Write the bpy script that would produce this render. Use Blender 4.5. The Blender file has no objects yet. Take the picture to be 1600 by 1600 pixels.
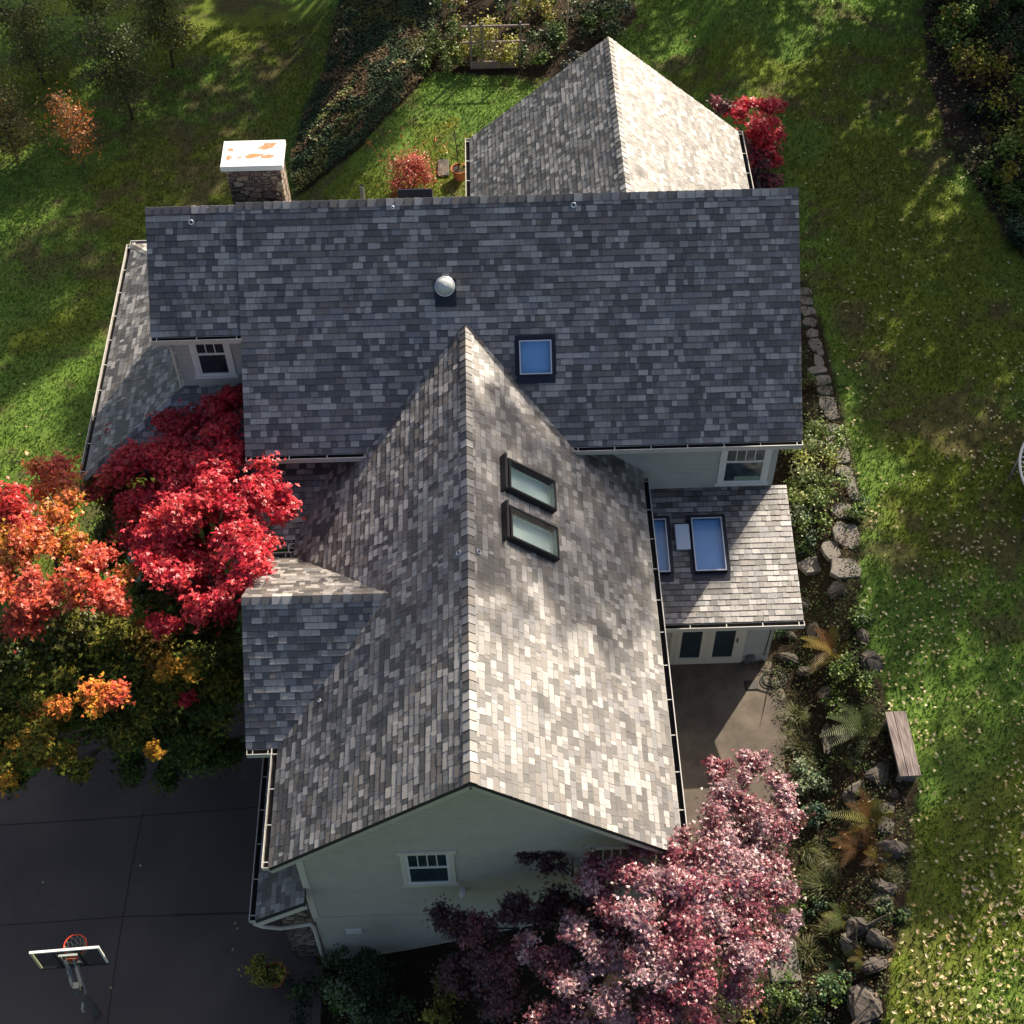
import bpy, bmesh, math, random
import numpy as np
from mathutils import Vector, Matrix, noise as mnoise
rng = np.random.default_rng(7); random.seed(7)
S = bpy.context.scene
COL = S.collection
# ------------------------------------------------------------------ camera
F = 2262.33
CR = np.array([[0.99955792, 0.02873235, -0.00764281], [-0.02734224, 0.78737766, -0.61586429], [-0.01167745, 0.6158010, 0.78781518]])
CP = np.array([0.678935, -25.628815, 30.157821])
cam = bpy.data.cameras.new('camera'); cam.sensor_width = 36; cam.lens = 36 * F / 1600
cam.clip_start = 0.5; cam.clip_end = 3000
co = bpy.data.objects.new('camera', cam); COL.objects.link(co)
M = Matrix([list(CR[i]) + [CP[i]] for i in range(3)] + [[0, 0, 0, 1]]); co.matrix_world = M
S.camera = co
# ------------------------------------------------------------------ light
SD = np.array([0.70, 1.0, 0.82]); SD = SD / np.linalg.norm(SD)
EL = math.asin(SD[2]); AZ = math.atan2(SD[0], SD[1])
W = bpy.data.worlds.new('World'); S.world = W; W.use_nodes = True
nt = W.node_tree; sky = nt.nodes.new('ShaderNodeTexSky'); sky.sky_type = 'NISHITA'; sky.sun_disc = False
sky.sun_elevation = EL; sky.sun_rotation = AZ; sky.air_density = 0.75; sky.dust_density = 4.0; sky.ozone_density = 0.2
nt.links.new(sky.outputs[0], nt.nodes['Background'].inputs[0]); nt.nodes['Background'].inputs[1].default_value = 0.070
sl = bpy.data.lights.new('sun', 'SUN'); sl.energy = 4.1; sl.angle = math.radians(0.53); sl.color = (1.0, 0.87, 0.70)
so = bpy.data.objects.new('sun', sl); COL.objects.link(so)
so.rotation_euler = Vector(-SD).to_track_quat('-Z', 'Y').to_euler(); so.location = (30, 40, 60)
S.view_settings.view_transform = 'Standard'; S.view_settings.look = 'None'; S.view_settings.gamma = 1
S.view_settings.exposure = 1.25

# ------------------------------------------------------------------ helpers
def tag(o, label=None, cat=None, group=None, kind=None):
    if label: o['label'] = label
    if cat: o['category'] = cat
    if group: o['group'] = group
    if kind: o['kind'] = kind
    return o
def empty(name, loc, label=None, cat=None, group=None):
    o = bpy.data.objects.new(name, None); COL.objects.link(o); o.location = loc
    return tag(o, label, cat, group)
def world_of(o):
    return o.matrix_basis.copy() if o.parent is None else world_of(o.parent) @ o.matrix_parent_inverse @ o.matrix_basis
def link(name, me, parent=None):
    o = bpy.data.objects.new(name, me); COL.objects.link(o)
    if parent is not None:
        o.parent = parent
        o.matrix_parent_inverse = world_of(parent).inverted()
    return o
def bulk(name, V, faces_per, mats, col=None, parent=None, midx=None, smooth=False):
    """faces_per: (n,k) int array of k-gons"""
    V = np.asarray(V, np.float32).reshape(-1, 3); Fc = np.asarray(faces_per, np.int32); n, k = Fc.shape
    me = bpy.data.meshes.new(name)
    me.vertices.add(len(V)); me.vertices.foreach_set('co', V.ravel())
    me.loops.add(n * k); me.loops.foreach_set('vertex_index', Fc.ravel())
    me.polygons.add(n); me.polygons.foreach_set('loop_start', np.arange(0, n * k, k, dtype=np.int32))
    if midx is not None: me.polygons.foreach_set('material_index', np.asarray(midx, np.int32))
    if smooth: me.polygons.foreach_set('use_smooth', np.ones(n, bool))
    if col is not None:
        a = me.color_attributes.new('Col', 'FLOAT_COLOR', 'POINT')
        c = np.ones((len(V), 4), np.float32); c[:, :3] = col; a.data.foreach_set('color', c.ravel())
    me.update(calc_edges=True); me.validate()
    for m in (mats if isinstance(mats, (list, tuple)) else [mats]): me.materials.append(m)
    return link(name, me, parent)
class MB:
    """collects boxes, bars, tubes, polygons into ONE mesh"""
    def __init__(s): s.v = []; s.f = []; s.m = []
    def add(s, vs, fs, mi=0):
        b = len(s.v); s.v += [tuple(map(float, v)) for v in vs]
        for f in fs: s.f.append([b + i for i in f]); s.m.append(mi)
        return s
    def box(s, c, ax, hx, hy, hz, mi=0):
        X, Y, Z = [np.asarray(a, float) for a in ax]; c = np.asarray(c, float)
        vs = [c + sx * hx * X + sy * hy * Y + sz * hz * Z for sx in (-1, 1) for sy in (-1, 1) for sz in (-1, 1)]
        return s.add(vs, [(0, 1, 3, 2), (4, 6, 7, 5), (0, 4, 5, 1), (2, 3, 7, 6), (0, 2, 6, 4), (1, 5, 7, 3)], mi)
    def abox(s, a, b, mi=0):
        a = np.array(a, float); b = np.array(b, float); h = abs(b - a) / 2
        return s.box((a + b) / 2, np.eye(3), h[0], h[1], h[2], mi)
    def bar(s, a, b, w, h, up=(0, 0, 1), mi=0):
        a = np.array(a, float); b = np.array(b, float); Y = b - a; L = np.linalg.norm(Y); Y = Y / L
        X = np.cross(Y, up); X = X / np.linalg.norm(X); Z = np.cross(X, Y)
        return s.box((a + b) / 2, (X, Y, Z), w / 2, L / 2, h / 2, mi)
    def tube(s, pts, r, k=8, mi=0, cap=True):
        pts = np.array(pts, float); n = len(pts); r = np.broadcast_to(np.array(r, float), (n,)); vs = []
        for i in range(n):
            d = pts[min(i + 1, n - 1)] - pts[max(i - 1, 0)]; d = d / (np.linalg.norm(d) + 1e-9)
            a = np.cross(d, (0, 0, 1)) if abs(d[2]) < .95 else np.cross(d, (1, 0, 0)); a /= np.linalg.norm(a); b = np.cross(d, a)
            vs += [pts[i] + r[i] * (math.cos(t) * a + math.sin(t) * b) for t in np.arange(k) * 2 * math.pi / k]
        fs = [(i * k + j, i * k + (j + 1) % k, (i + 1) * k + (j + 1) % k, (i + 1) * k + j) for i in range(n - 1) for j in range(k)]
        if cap: fs += [tuple(range(k))[::-1], tuple(range((n - 1) * k, n * k))]
        return s.add(vs, fs, mi)
    def lathe(s, c, prof, k=24, mi=0, ax=((1, 0, 0), (0, 1, 0), (0, 0, 1))):
        X, Y, Z = [np.asarray(a, float) for a in ax]; c = np.asarray(c, float)
        vs = [c + r * (math.cos(t) * X + math.sin(t) * Y) + z * Z for r, z in prof for t in np.arange(k) * 2 * math.pi / k]
        fs = [(i * k + j, i * k + (j + 1) % k, (i + 1) * k + (j + 1) % k, (i + 1) * k + j) for i in range(len(prof) - 1) for j in range(k)]
        return s.add(vs, fs, mi)
    def build(s, name, mats, parent=None, bevel=0, smooth=False):
        me = bpy.data.meshes.new(name); me.from_pydata(s.v, [], s.f)
        for m in (mats if isinstance(mats, (list, tuple)) else [mats]): me.materials.append(m)
        me.polygons.foreach_set('material_index', s.m)
        bm = bmesh.new(); bm.from_mesh(me); bmesh.ops.recalc_face_normals(bm, faces=bm.faces)
        if bevel: bmesh.ops.bevel(bm, geom=bm.edges[:], offset=bevel, segments=1, affect='EDGES')
        bm.to_mesh(me); bm.free()
        if smooth: me.polygons.foreach_set('use_smooth', [True] * len(me.polygons))
        me.update(); return link(name, me, parent)

def mat(name, base=(.5, .5, .5), rough=.6, metal=0, attr=False, var=.0, scale=8, bump=0, bscale=60, spec=.5, trans=0, col2=None, cscale=3, ior=1.5, vivid=None):
    m = bpy.data.materials.new(name); m.use_nodes = True; t = m.node_tree; N = t.nodes; L = t.links
    b = N['Principled BSDF']; b.inputs['Roughness'].default_value = rough; b.inputs['Metallic'].default_value = metal
    b.inputs['Specular IOR Level'].default_value = spec; b.inputs['IOR'].default_value = ior
    tc = N.new('ShaderNodeTexCoord'); out = None
    if attr:
        a = N.new('ShaderNodeAttribute'); a.attribute_name = 'Col'; out = a.outputs['Color']
    else:
        r = N.new('ShaderNodeRGB'); r.outputs[0].default_value = (*base, 1); out = r.outputs[0]
    if col2:
        nz = N.new('ShaderNodeTexNoise'); nz.inputs['Scale'].default_value = cscale; nz.inputs['Detail'].default_value = 6
        L.new(tc.outputs['Object'], nz.inputs['Vector'])
        cr = N.new('ShaderNodeValToRGB'); cr.color_ramp.elements[0].position = .42; cr.color_ramp.elements[1].position = .6
        L.new(nz.outputs[0], cr.inputs[0])
        mx = N.new('ShaderNodeMixRGB'); L.new(cr.outputs[0], mx.inputs[0]); L.new(out, mx.inputs[1]); mx.inputs[2].default_value = (*col2, 1); out = mx.outputs[0]
    if var:
        nz = N.new('ShaderNodeTexNoise'); nz.inputs['Scale'].default_value = scale; nz.inputs['Detail'].default_value = 8; nz.inputs['Roughness'].default_value = .65
        L.new(tc.outputs['Object'], nz.inputs['Vector'])
        mr = N.new('ShaderNodeMapRange'); mr.inputs[1].default_value = .25; mr.inputs[2].default_value = .75; mr.inputs[3].default_value = 1 - var; mr.inputs[4].default_value = 1 + var
        L.new(nz.outputs[0], mr.inputs[0])
        mx = N.new('ShaderNodeMixRGB'); mx.blend_type = 'MULTIPLY'; mx.inputs[0].default_value = 1; L.new(out, mx.inputs[1]); L.new(mr.outputs[0], mx.inputs[2]); out = mx.outputs[0]
    L.new(out, b.inputs['Base Color'])
    if bump:
        nz = N.new('ShaderNodeTexNoise'); nz.inputs['Scale'].default_value = bscale; nz.inputs['Detail'].default_value = 5; L.new(tc.outputs['Object'], nz.inputs['Vector'])
        bp = N.new('ShaderNodeBump'); bp.inputs['Strength'].default_value = bump; bp.inputs['Distance'].default_value = .02
        L.new(nz.outputs[0], bp.inputs['Height']); L.new(bp.outputs[0], b.inputs['Normal'])
    if trans:
        tr = N.new('ShaderNodeBsdfTranslucent'); L.new(out, tr.inputs[0]); ms = N.new('ShaderNodeMixShader'); ms.inputs[0].default_value = trans
        L.new(b.outputs[0], ms.inputs[1]); L.new(tr.outputs[0], ms.inputs[2]); L.new(ms.outputs[0], N['Material Output'].inputs[0])
    return m
def glass(name, refl=.12, tint=(.8, .9, .95), rough=.02):
    m = bpy.data.materials.new(name); m.use_nodes = True; t = m.node_tree; N = t.nodes; L = t.links
    N.remove(N['Principled BSDF'])
    g = N.new('ShaderNodeBsdfGlossy'); g.inputs['Roughness'].default_value = rough
    tr = N.new('ShaderNodeBsdfTransparent'); tr.inputs[0].default_value = (*tint, 1)
    fr = N.new('ShaderNodeFresnel'); fr.inputs[0].default_value = 1.45
    mr = N.new('ShaderNodeMapRange'); mr.inputs[3].default_value = refl; mr.inputs[4].default_value = 1; L.new(fr.outputs[0], mr.inputs[0])
    ge = N.new('ShaderNodeNewGeometry'); iv = N.new('ShaderNodeMath'); iv.operation = 'SUBTRACT'; iv.inputs[0].default_value = 1; L.new(ge.outputs['Backfacing'], iv.inputs[1]); mu = N.new('ShaderNodeMath'); mu.operation = 'MULTIPLY'; L.new(mr.outputs[0], mu.inputs[0]); L.new(iv.outputs[0], mu.inputs[1])
    ms = N.new('ShaderNodeMixShader'); L.new(mu.outputs[0], ms.inputs[0]); L.new(tr.outputs[0], ms.inputs[1]); L.new(g.outputs[0], ms.inputs[2])
    L.new(ms.outputs[0], N['Material Output'].inputs[0]); return m
def siding(name, base):
    m = mat(name, base, .7, var=.10, scale=2.5); t = m.node_tree; N = t.nodes; L = t.links
    tc = N.new('ShaderNodeTexCoord'); sp = N.new('ShaderNodeSeparateXYZ'); L.new(tc.outputs['Object'], sp.inputs[0])
    mm = N.new('ShaderNodeMath'); mm.operation = 'MULTIPLY'; mm.inputs[1].default_value = 1 / .15; L.new(sp.outputs[2], mm.inputs[0])
    fr = N.new('ShaderNodeMath'); fr.operation = 'FRACT'; L.new(mm.outputs[0], fr.inputs[0])
    bp = N.new('ShaderNodeBump'); bp.invert = True; bp.inputs['Strength'].default_value = 1; bp.inputs['Distance'].default_value = .02; L.new(fr.outputs[0], bp.inputs['Height'])
    L.new(bp.outputs[0], N['Principled BSDF'].inputs['Normal']); return m

MT = dict(
    shingle=mat('shingle', rough=.47, attr=True, var=.22, scale=45, bump=.35, bscale=160, spec=1.0, ior=1.55),
    deck=mat('roof_deck', (.028, .027, .028), .9), white=mat('white_paint', (.72, .72, .69), .5, var=.06, scale=6),
    cream=mat('cream_trim', (.62, .60, .50), .55, var=.06, scale=5), green=siding('sage_siding', (.43, .42, .345)), grey=siding('grey_siding', (.42, .43, .39)),
    gutter_in=mat('gutter_dirt_shade', (.010, .009, .008), .9), gutter=mat('gutter_paint', (.50, .49, .455), .45, var=.12, scale=9),  # gutter inside: dirt and its inner shade painted near black
    black=mat('black_metal', (.014, .014, .018), .4), darkfl=mat('flashing', (.012, .014, .03), .45),
    pane=glass('window_glass', .07), skyglass=glass('skylight_glass', .08, (.9, .95, .98), .14), interior=mat('interior_dark', (.045, .055, .055), .9, var=.4, scale=3),
    shaft=mat('skylight_shaft', (.86, .90, .74), .8), blue=mat('blue_sky_reflection', (.26, .50, .82), .5, var=.1, scale=2), blind=mat('brown_blind', (.19, .14, .10), .8, var=.5, scale=14),  # blue: reflected sky painted on a plate under the skylight glass
    panel=mat('pale_panel', (.62, .70, .80), .25), silver=mat('silver_trim', (.62, .66, .72), .3, metal=.3),
    stone=None, cap=None, dome=mat('frosted_dome', (.50, .53, .52), .18, spec=.8),
    bark=mat('bark', (.075, .06, .045), .9, var=.4, scale=12, bump=.6, bscale=25), darkbark=mat('dark_bark', (.03, .024, .02), .9, var=.4, scale=12), palebark=mat('pale_bark', (.33, .25, .16), .9, var=.35, scale=8),
    leaf=mat('leaf', attr=True, rough=.5, trans=.25, spec=.4), glossleaf=mat('gloss_leaf', attr=True, rough=.42, trans=.12, spec=.9), redleaf=mat('red_leaf', attr=True, rough=.45, trans=.3, spec=.6),
    dullleaf=mat('dull_leaf', attr=True, rough=.7, trans=.15, spec=.2),
    rock=mat('rock', (.115, .094, .078), .9, var=.5, scale=5, bump=1.0, bscale=14, col2=(.055, .052, .045), cscale=4),
    mossrock=mat('mossy_rock', (.12, .105, .09), .95, var=.45, scale=6, bump=1.0, bscale=14, col2=(.09, .10, .012), cscale=2.2),
    flag=mat('flagstone', (.17, .155, .138), .9, var=.35, scale=5, bump=.8, bscale=12, col2=(.16, .145, .125), cscale=3),
    terracotta=mat('terracotta', (.36, .11, .045), .8, var=.25, scale=9), soil=mat('soil', (.03, .022, .015), .95, var=.5, scale=20),
    wood=None, rubber=mat('dark_rubber', (.012, .013, .014), .6), hose=mat('green_hose', (.018, .028, .024), .5),
    rim=mat('orange_rim', (.70, .06, .02), .4), pole=mat('galvanised_pole', (.16, .165, .16), .5, metal=.3, var=.2, scale=10), net=mat('white_net', (.45, .45, .4), .8),
    acrylic=glass('acrylic', .10, (.72, .76, .74), .08), orange=mat('orange_paint', (.75, .17, .05), .5), yellow=mat('yellow_trim_lit_edge', (.62, .58, .34), .4),
    dry=mat('dry_leaf', (.55, .47, .27), .7, trans=.15, attr=True),
)
def concrete(name, base, spots, scale=1.2, var=.25):
    return mat(name, base, .85, var=var, scale=scale, bump=.25, bscale=40, col2=spots, cscale=.6)
MT['drive'] = concrete('dark_asphalt', (.100, .080, .068), (.074, .060, .054)); MT['patio'] = concrete('patio_concrete', (.115, .094, .07), (.075, .06, .046), 2.5, .4)
def stone_mat():
    m = mat('stone_veneer', (.3, .26, .2), .9); t = m.node_tree; N = t.nodes; L = t.links
    tc = N.new('ShaderNodeTexCoord'); mp = N.new('ShaderNodeMapping'); mp.inputs['Scale'].default_value = (1, 1, 2.1); L.new(tc.outputs['Object'], mp.inputs[0])
    vo = N.new('ShaderNodeTexVoronoi'); vo.inputs['Scale'].default_value = 4.2; vo.distance = 'CHEBYCHEV'; L.new(mp.outputs[0], vo.inputs['Vector'])
    ve = N.new('ShaderNodeTexVoronoi'); ve.feature = 'F2'; ve.distance = 'CHEBYCHEV'; ve.inputs['Scale'].default_value = 4.2; L.new(mp.outputs[0], ve.inputs['Vector'])
    cr = N.new('ShaderNodeValToRGB'); cr.color_ramp.interpolation = 'CONSTANT'; e = cr.color_ramp.elements
    e[0].color = (.17, .12, .10, 1); e[1].position = .35; e[1].color = (.26, .215, .16, 1)
    for p, c in ((.55, (.36, .31, .23, 1)), (.72, (.20, .15, .13, 1)), (.86, (.30, .23, .15, 1))): x = e.new(p); x.color = c
    sx = N.new('ShaderNodeSeparateColor'); L.new(vo.outputs['Color'], sx.inputs[0]); L.new(sx.outputs[0], cr.inputs[0])
    sub = N.new('ShaderNodeMath'); sub.operation = 'SUBTRACT'; L.new(ve.outputs['Distance'], sub.inputs[0]); L.new(vo.outputs['Distance'], sub.inputs[1])
    gt = N.new('ShaderNodeMath'); gt.operation = 'GREATER_THAN'; gt.inputs[1].default_value = .07; L.new(sub.outputs[0], gt.inputs[0])
    mx = N.new('ShaderNodeMixRGB'); mx.inputs[1].default_value = (.05, .04, .035, 1); L.new(gt.outputs[0], mx.inputs[0]); L.new(cr.outputs[0], mx.inputs[2])
    nz = N.new('ShaderNodeTexNoise'); nz.inputs['Scale'].default_value = 14; L.new(tc.outputs['Object'], nz.inputs['Vector'])
    mm = N.new('ShaderNodeMixRGB'); mm.blend_type = 'OVERLAY'; mm.inputs[0].default_value = .5; L.new(mx.outputs[0], mm.inputs[1]); L.new(nz.outputs[0], mm.inputs[2])
    L.new(mm.outputs[0], N['Principled BSDF'].inputs['Base Color'])
    mn = N.new('ShaderNodeMath'); mn.operation = 'MINIMUM'; mn.inputs[1].default_value = .18; L.new(sub.outputs[0], mn.inputs[0])
    bp = N.new('ShaderNodeBump'); bp.inputs['Strength'].default_value = 1; bp.inputs['Distance'].default_value = .15; L.new(mn.outputs[0], bp.inputs['Height']); L.new(bp.outputs[0], N['Principled BSDF'].inputs['Normal'])
    return m
MT['stone'] = stone_mat()
MT['cap'] = mat('chimney_cap_paint', (.80, .80, .80), .5, var=.04, scale=4)
def wood_mat():
    m = mat('weathered_wood', (.19, .155, .145), .85); t = m.node_tree; N = t.nodes; L = t.links
    tc = N.new('ShaderNodeTexCoord'); mp = N.new('ShaderNodeMapping'); mp.inputs['Scale'].default_value = (16, 1.2, 16); L.new(tc.outputs['Object'], mp.inputs[0])
    nz = N.new('ShaderNodeTexNoise'); nz.inputs['Scale'].default_value = 2; nz.inputs['Detail'].default_value = 8; L.new(mp.outputs[0], nz.inputs['Vector'])
    cr = N.new('ShaderNodeValToRGB'); cr.color_ramp.elements[0].position = .3; cr.color_ramp.elements[0].color = (.075, .055, .055, 1); cr.color_ramp.elements[1].position = .72; cr.color_ramp.elements[1].color = (.30, .25, .225, 1)
    L.new(nz.outputs[0], cr.inputs[0]); L.new(cr.outputs[0], N['Principled BSDF'].inputs['Base Color'])
    bp = N.new('ShaderNodeBump'); bp.inputs['Strength'].default_value = .6; bp.inputs['Distance'].default_value = .02; L.new(nz.outputs[0], bp.inputs['Height']); L.new(bp.outputs[0], N['Principled BSDF'].inputs['Normal'])
    return m
MT['wood'] = wood_mat()

# ------------------------------------------------------------------ terrain
_lat = rng.random((256, 256))
def vnoise(x, y, s):
    x = np.asarray(x, float) * s + 101.3; y = np.asarray(y, float) * s + 57.7
    xi = np.floor(x).astype(int); yi = np.floor(y).astype(int); fx = x - xi; fy = y - yi
    fx = fx * fx * (3 - 2 * fx); fy = fy * fy * (3 - 2 * fy)
    g = lambda a, b: _lat[a % 256, b % 256]
    return (g(xi, yi) * (1 - fx) + g(xi + 1, yi) * fx) * (1 - fy) + (g(xi, yi + 1) * (1 - fx) + g(xi + 1, yi + 1) * fx) * fy
def fbm(x, y, s, o=4):
    r = 0; a = .5; tot = 0
    for i in range(o): r = r + a * vnoise(x, y, s * 2 ** i); tot += a; a *= .55
    return r / tot
def sst(t): t = np.clip(t, 0, 1); return t * t * (3 - 2 * t)
def H(x, y):
    x = np.asarray(x, float); y = np.asarray(y, float)
    k = sst((-5 - y) / 8.0)
    xr = 7.55 - .75 * sst((-9 - y) / 6)
    r = 1.0 * sst((x - xr) / 1.7)
    xs = -2.5 + 6.3 * k; w = 4.8 + 2.9 * k
    l = -2.3 * sst((xs - x) / w)
    b = .06 * (fbm(x, y, .35) - .5) * sst((np.abs(x - 1) - 8.5) / 2 + 0 * y)
    return r + l + b
def ray(u, v):
    d = CR @ np.array([(u - 800) / F, -(v - 800) / F, -1.0]); return d
def at(u, v, dz=0.0):
    """the point of the ground seen at a spot of the photograph"""
    d = ray(u, v); z = 0.0
    for i in range(40):
        t = (z + dz - CP[2]) / d[2]; p = CP + t * d; z = z * .5 + .5 * float(H(p[0], p[1]))
    t = (z + dz - CP[2]) / d[2]; p = CP + t * d
    return np.array([p[0], p[1], z + dz])
def atz(u, v, z):
    d = ray(u, v); return CP + (z - CP[2]) / d[2] * d
def inpoly(x, y, P):
    c = np.zeros(np.shape(x), bool); n = len(P)
    for i in range(n):
        x1, y1 = P[i][:2]; x2, y2 = P[(i + 1) % n][:2]
        if y1 == y2: continue
        c ^= ((y1 > y) != (y2 > y)) & (x < (x2 - x1) * (y - y1) / (y2 - y1) + x1)
    return c
poly = lambda pts: [at(*p) for p in pts]
LE = [(1262, 440), (1300, 560), (1330, 680), (1345, 780), (1345, 900), (1340, 990), (1375, 1060), (1385, 1110), (1436, 1222), (1425, 1330), (1420, 1420), (1395, 1500), (1380, 1600), (1370, 1680)]
BED = poly(LE) + [np.array((4.1, -19, 0)), np.array((4.1, -13.1, 0)), np.array((6.4, -13.05, 0)), np.array((6.6, -11.5, 0)), np.array((6.8, -9.6, 0)), np.array((7.1, -8.2, 0)), np.array((6.8, -6.9, 0)), np.array((7.0, 6, 0))]
FRONT = [np.array(p) for p in ((-3.8, -13.0, 0), (7.0, -13.0, 0), (7, -19, 0), (-3.9, -19, 0))]
MULCH = poly([(1435, -120), (1445, 60), (1450, 120), (1480, 230), (1530, 300), (1570, 370), (1640, 450), (1900, 300), (1900, -120)])
IVY = poly([(545, -60), (515, 60), (505, 120), (475, 175), (452, 265), (462, 308), (500, 282), (560, 235), (610, 180), (665, 125), (690, 60), (700, -60)])
TOPB = poly([(690, -100), (672, 70), (672, 112), (740, 118), (850, 122), (900, 130), (960, 60), (995, 30), (1000, -100)])
DRIVE = [np.array(p) for p in ((-3.85, -6.4, 0), (-3.85, -22, 0), (-24, -22, 0), (-24, -9.2, 0), (-11.4, -8.4, 0), (-9.2, -6.4, 0))]
def gcol(x, y):
    n1 = fbm(x, y, .22, 4); n2 = fbm(x + 40, y, .6, 5); n3 = fbm(x, y + 70, 2.2, 3)
    g = np.stack([.078 + .05 * n2, .138 + .075 * n2, .024 + .016 * n1], -1)
    moss = sst((n1 - .47) / .16)[..., None]; g = g * (1 - moss * .7) + moss * .7 * np.array([.115, .135, .016])
    br = sst((n2 * .6 + n3 * .4 - .52) / .12)[..., None] * .75; 
    for (u, v, r) in ((330, 190, 3.2), (440, 90, 2.2), (60, 400, 1.6), (1400, 640, 1.5), (1390, 830, 1.2), (1330, 500, .9), (300, 300, 2.)):
        p = PT[(u, v)]; d = np.hypot(x - p[0], (y - p[1]) * .8); br = np.maximum(br, (.8 * sst((r - d) / r * 1.6) * sst((n3 + n2 * .6 - .55) / .35))[..., None])
    br = br * (1 - .65 * sst((x - 8) / 1.5) * sst((-7 - y) / 3))[..., None]
    g = g * (1 - br) + br * np.array([.075, .056, .032])
    return g
PT = {q: at(*q) for q in ((330, 190), (440, 90), (60, 400), (1400, 640), (1390, 830), (1330, 500), (300, 300))}
def zone_col(x, y):
    c = gcol(x, y); n = fbm(x, y, 1.5, 4)[..., None]
    soil = np.array([.030, .022, .014]) * (.5 + n)
    for P in (BED, FRONT, IVY, TOPB): c[inpoly(x, y, P)] = soil[inpoly(x, y, P)]
    m = inpoly(x, y, MULCH); c[m] = (np.array([.040, .028, .020]) * (.5 + n))[m]
    return c
xs = np.concatenate([[-900, -400, -160, -110, -70, -45, -32, -25], np.arange(-21, 24.01, .16), [27, 33, 45, 70, 110, 160, 400, 900]])
ys = np.concatenate([[-900, -350, -120, -80, -50, -32, -24], np.arange(-19, 27.01, .16), [31, 38, 50, 75, 120, 180, 400, 900]])
GX, GY = np.meshgrid(xs, ys); GZ = H(GX, GY)
nx, ny = len(xs), len(ys); I = np.arange(nx * ny).reshape(ny, nx)
fc = np.stack([I[:-1, :-1], I[:-1, 1:], I[1:, 1:], I[1:, :-1]], -1).reshape(-1, 4)
MT['ground'] = mat('ground', attr=True, rough=.95, var=.45, scale=7, bump=1.0, bscale=22, spec=.1)
g = bulk('ground', np.stack([GX, GY, GZ], -1), fc, MT['ground'], zone_col(GX, GY).reshape(-1, 3), smooth=True)
tag(g, kind='structure')
# driveway sheet and its joints
def sheet(name, P, m, dz, res=.5, parent=None):
    P = np.array([p[:2] for p in P]); bm = bmesh.new()
    x0, y0 = P.min(0); x1, y1 = P.max(0)
    ax = np.arange(x0, x1 + res, res); ay = np.arange(y0, y1 + res, res)
    vs = [bm.verts.new((*p, 0)) for p in P]; bm.faces.new(vs)
    for a in ax[1:-1]: bmesh.ops.bisect_plane(bm, geom=bm.verts[:] + bm.edges[:] + bm.faces[:], plane_co=(a, 0, 0), plane_no=(1, 0, 0))
    for a in ay[1:-1]: bmesh.ops.bisect_plane(bm, geom=bm.verts[:] + bm.edges[:] + bm.faces[:], plane_co=(0, a, 0), plane_no=(0, 1, 0))
    for v in bm.verts: v.co.z = float(H(v.co.x, v.co.y)) + dz
    me = bpy.data.meshes.new(name); bm.to_mesh(me); bm.free(); me.materials.append(m); return link(name, me, parent)
dr = sheet('driveway', DRIVE, MT['drive'], .03); tag(dr, kind='structure')
pa = sheet('patio', [np.array(p) for p in ((3.65, -6.92), (7.15, -6.92), (7.45, -8.2), (7.1, -9.6), (6.9, -11.5), (6.5, -13.05), (3.65, -13.05))], MT['patio'], .03); tag(pa, kind='structure')
MT['joint'] = mat('joint_filler', (.030, .026, .024), .9)
for pts in ([(-60, 1300), (0, 1290), (150, 1281), (300, 1270), (410, 1262)], [(-40, 1450), (0, 1447), (100, 1440), (195, 1433), (390, 1428)], [(225, 1262), (205, 1360), (185, 1480), (168, 1600), (160, 1660)], [(270, 1430), (420, 1425)]):
    P = [at(*p) for p in pts]; mb = MB()
    for a, b in zip(P[:-1], P[1:]):
        n = 6
        for i in range(n):
            q = [a + (b - a) * t for t in (i / n, (i + 1) / n)]; q = [np.array((p[0], p[1], float(H(p[0], p[1])) + .036)) for p in q]
            d = q[1] - q[0]; s = np.array((-d[1], d[0], 0)) / np.hypot(d[0], d[1]) * .009
            mb.add([q[0] - s, q[1] - s, q[1] + s, q[0] + s], [(0, 1, 2, 3)])
    mb.build('driveway_joint', MT['joint'], dr)

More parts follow.
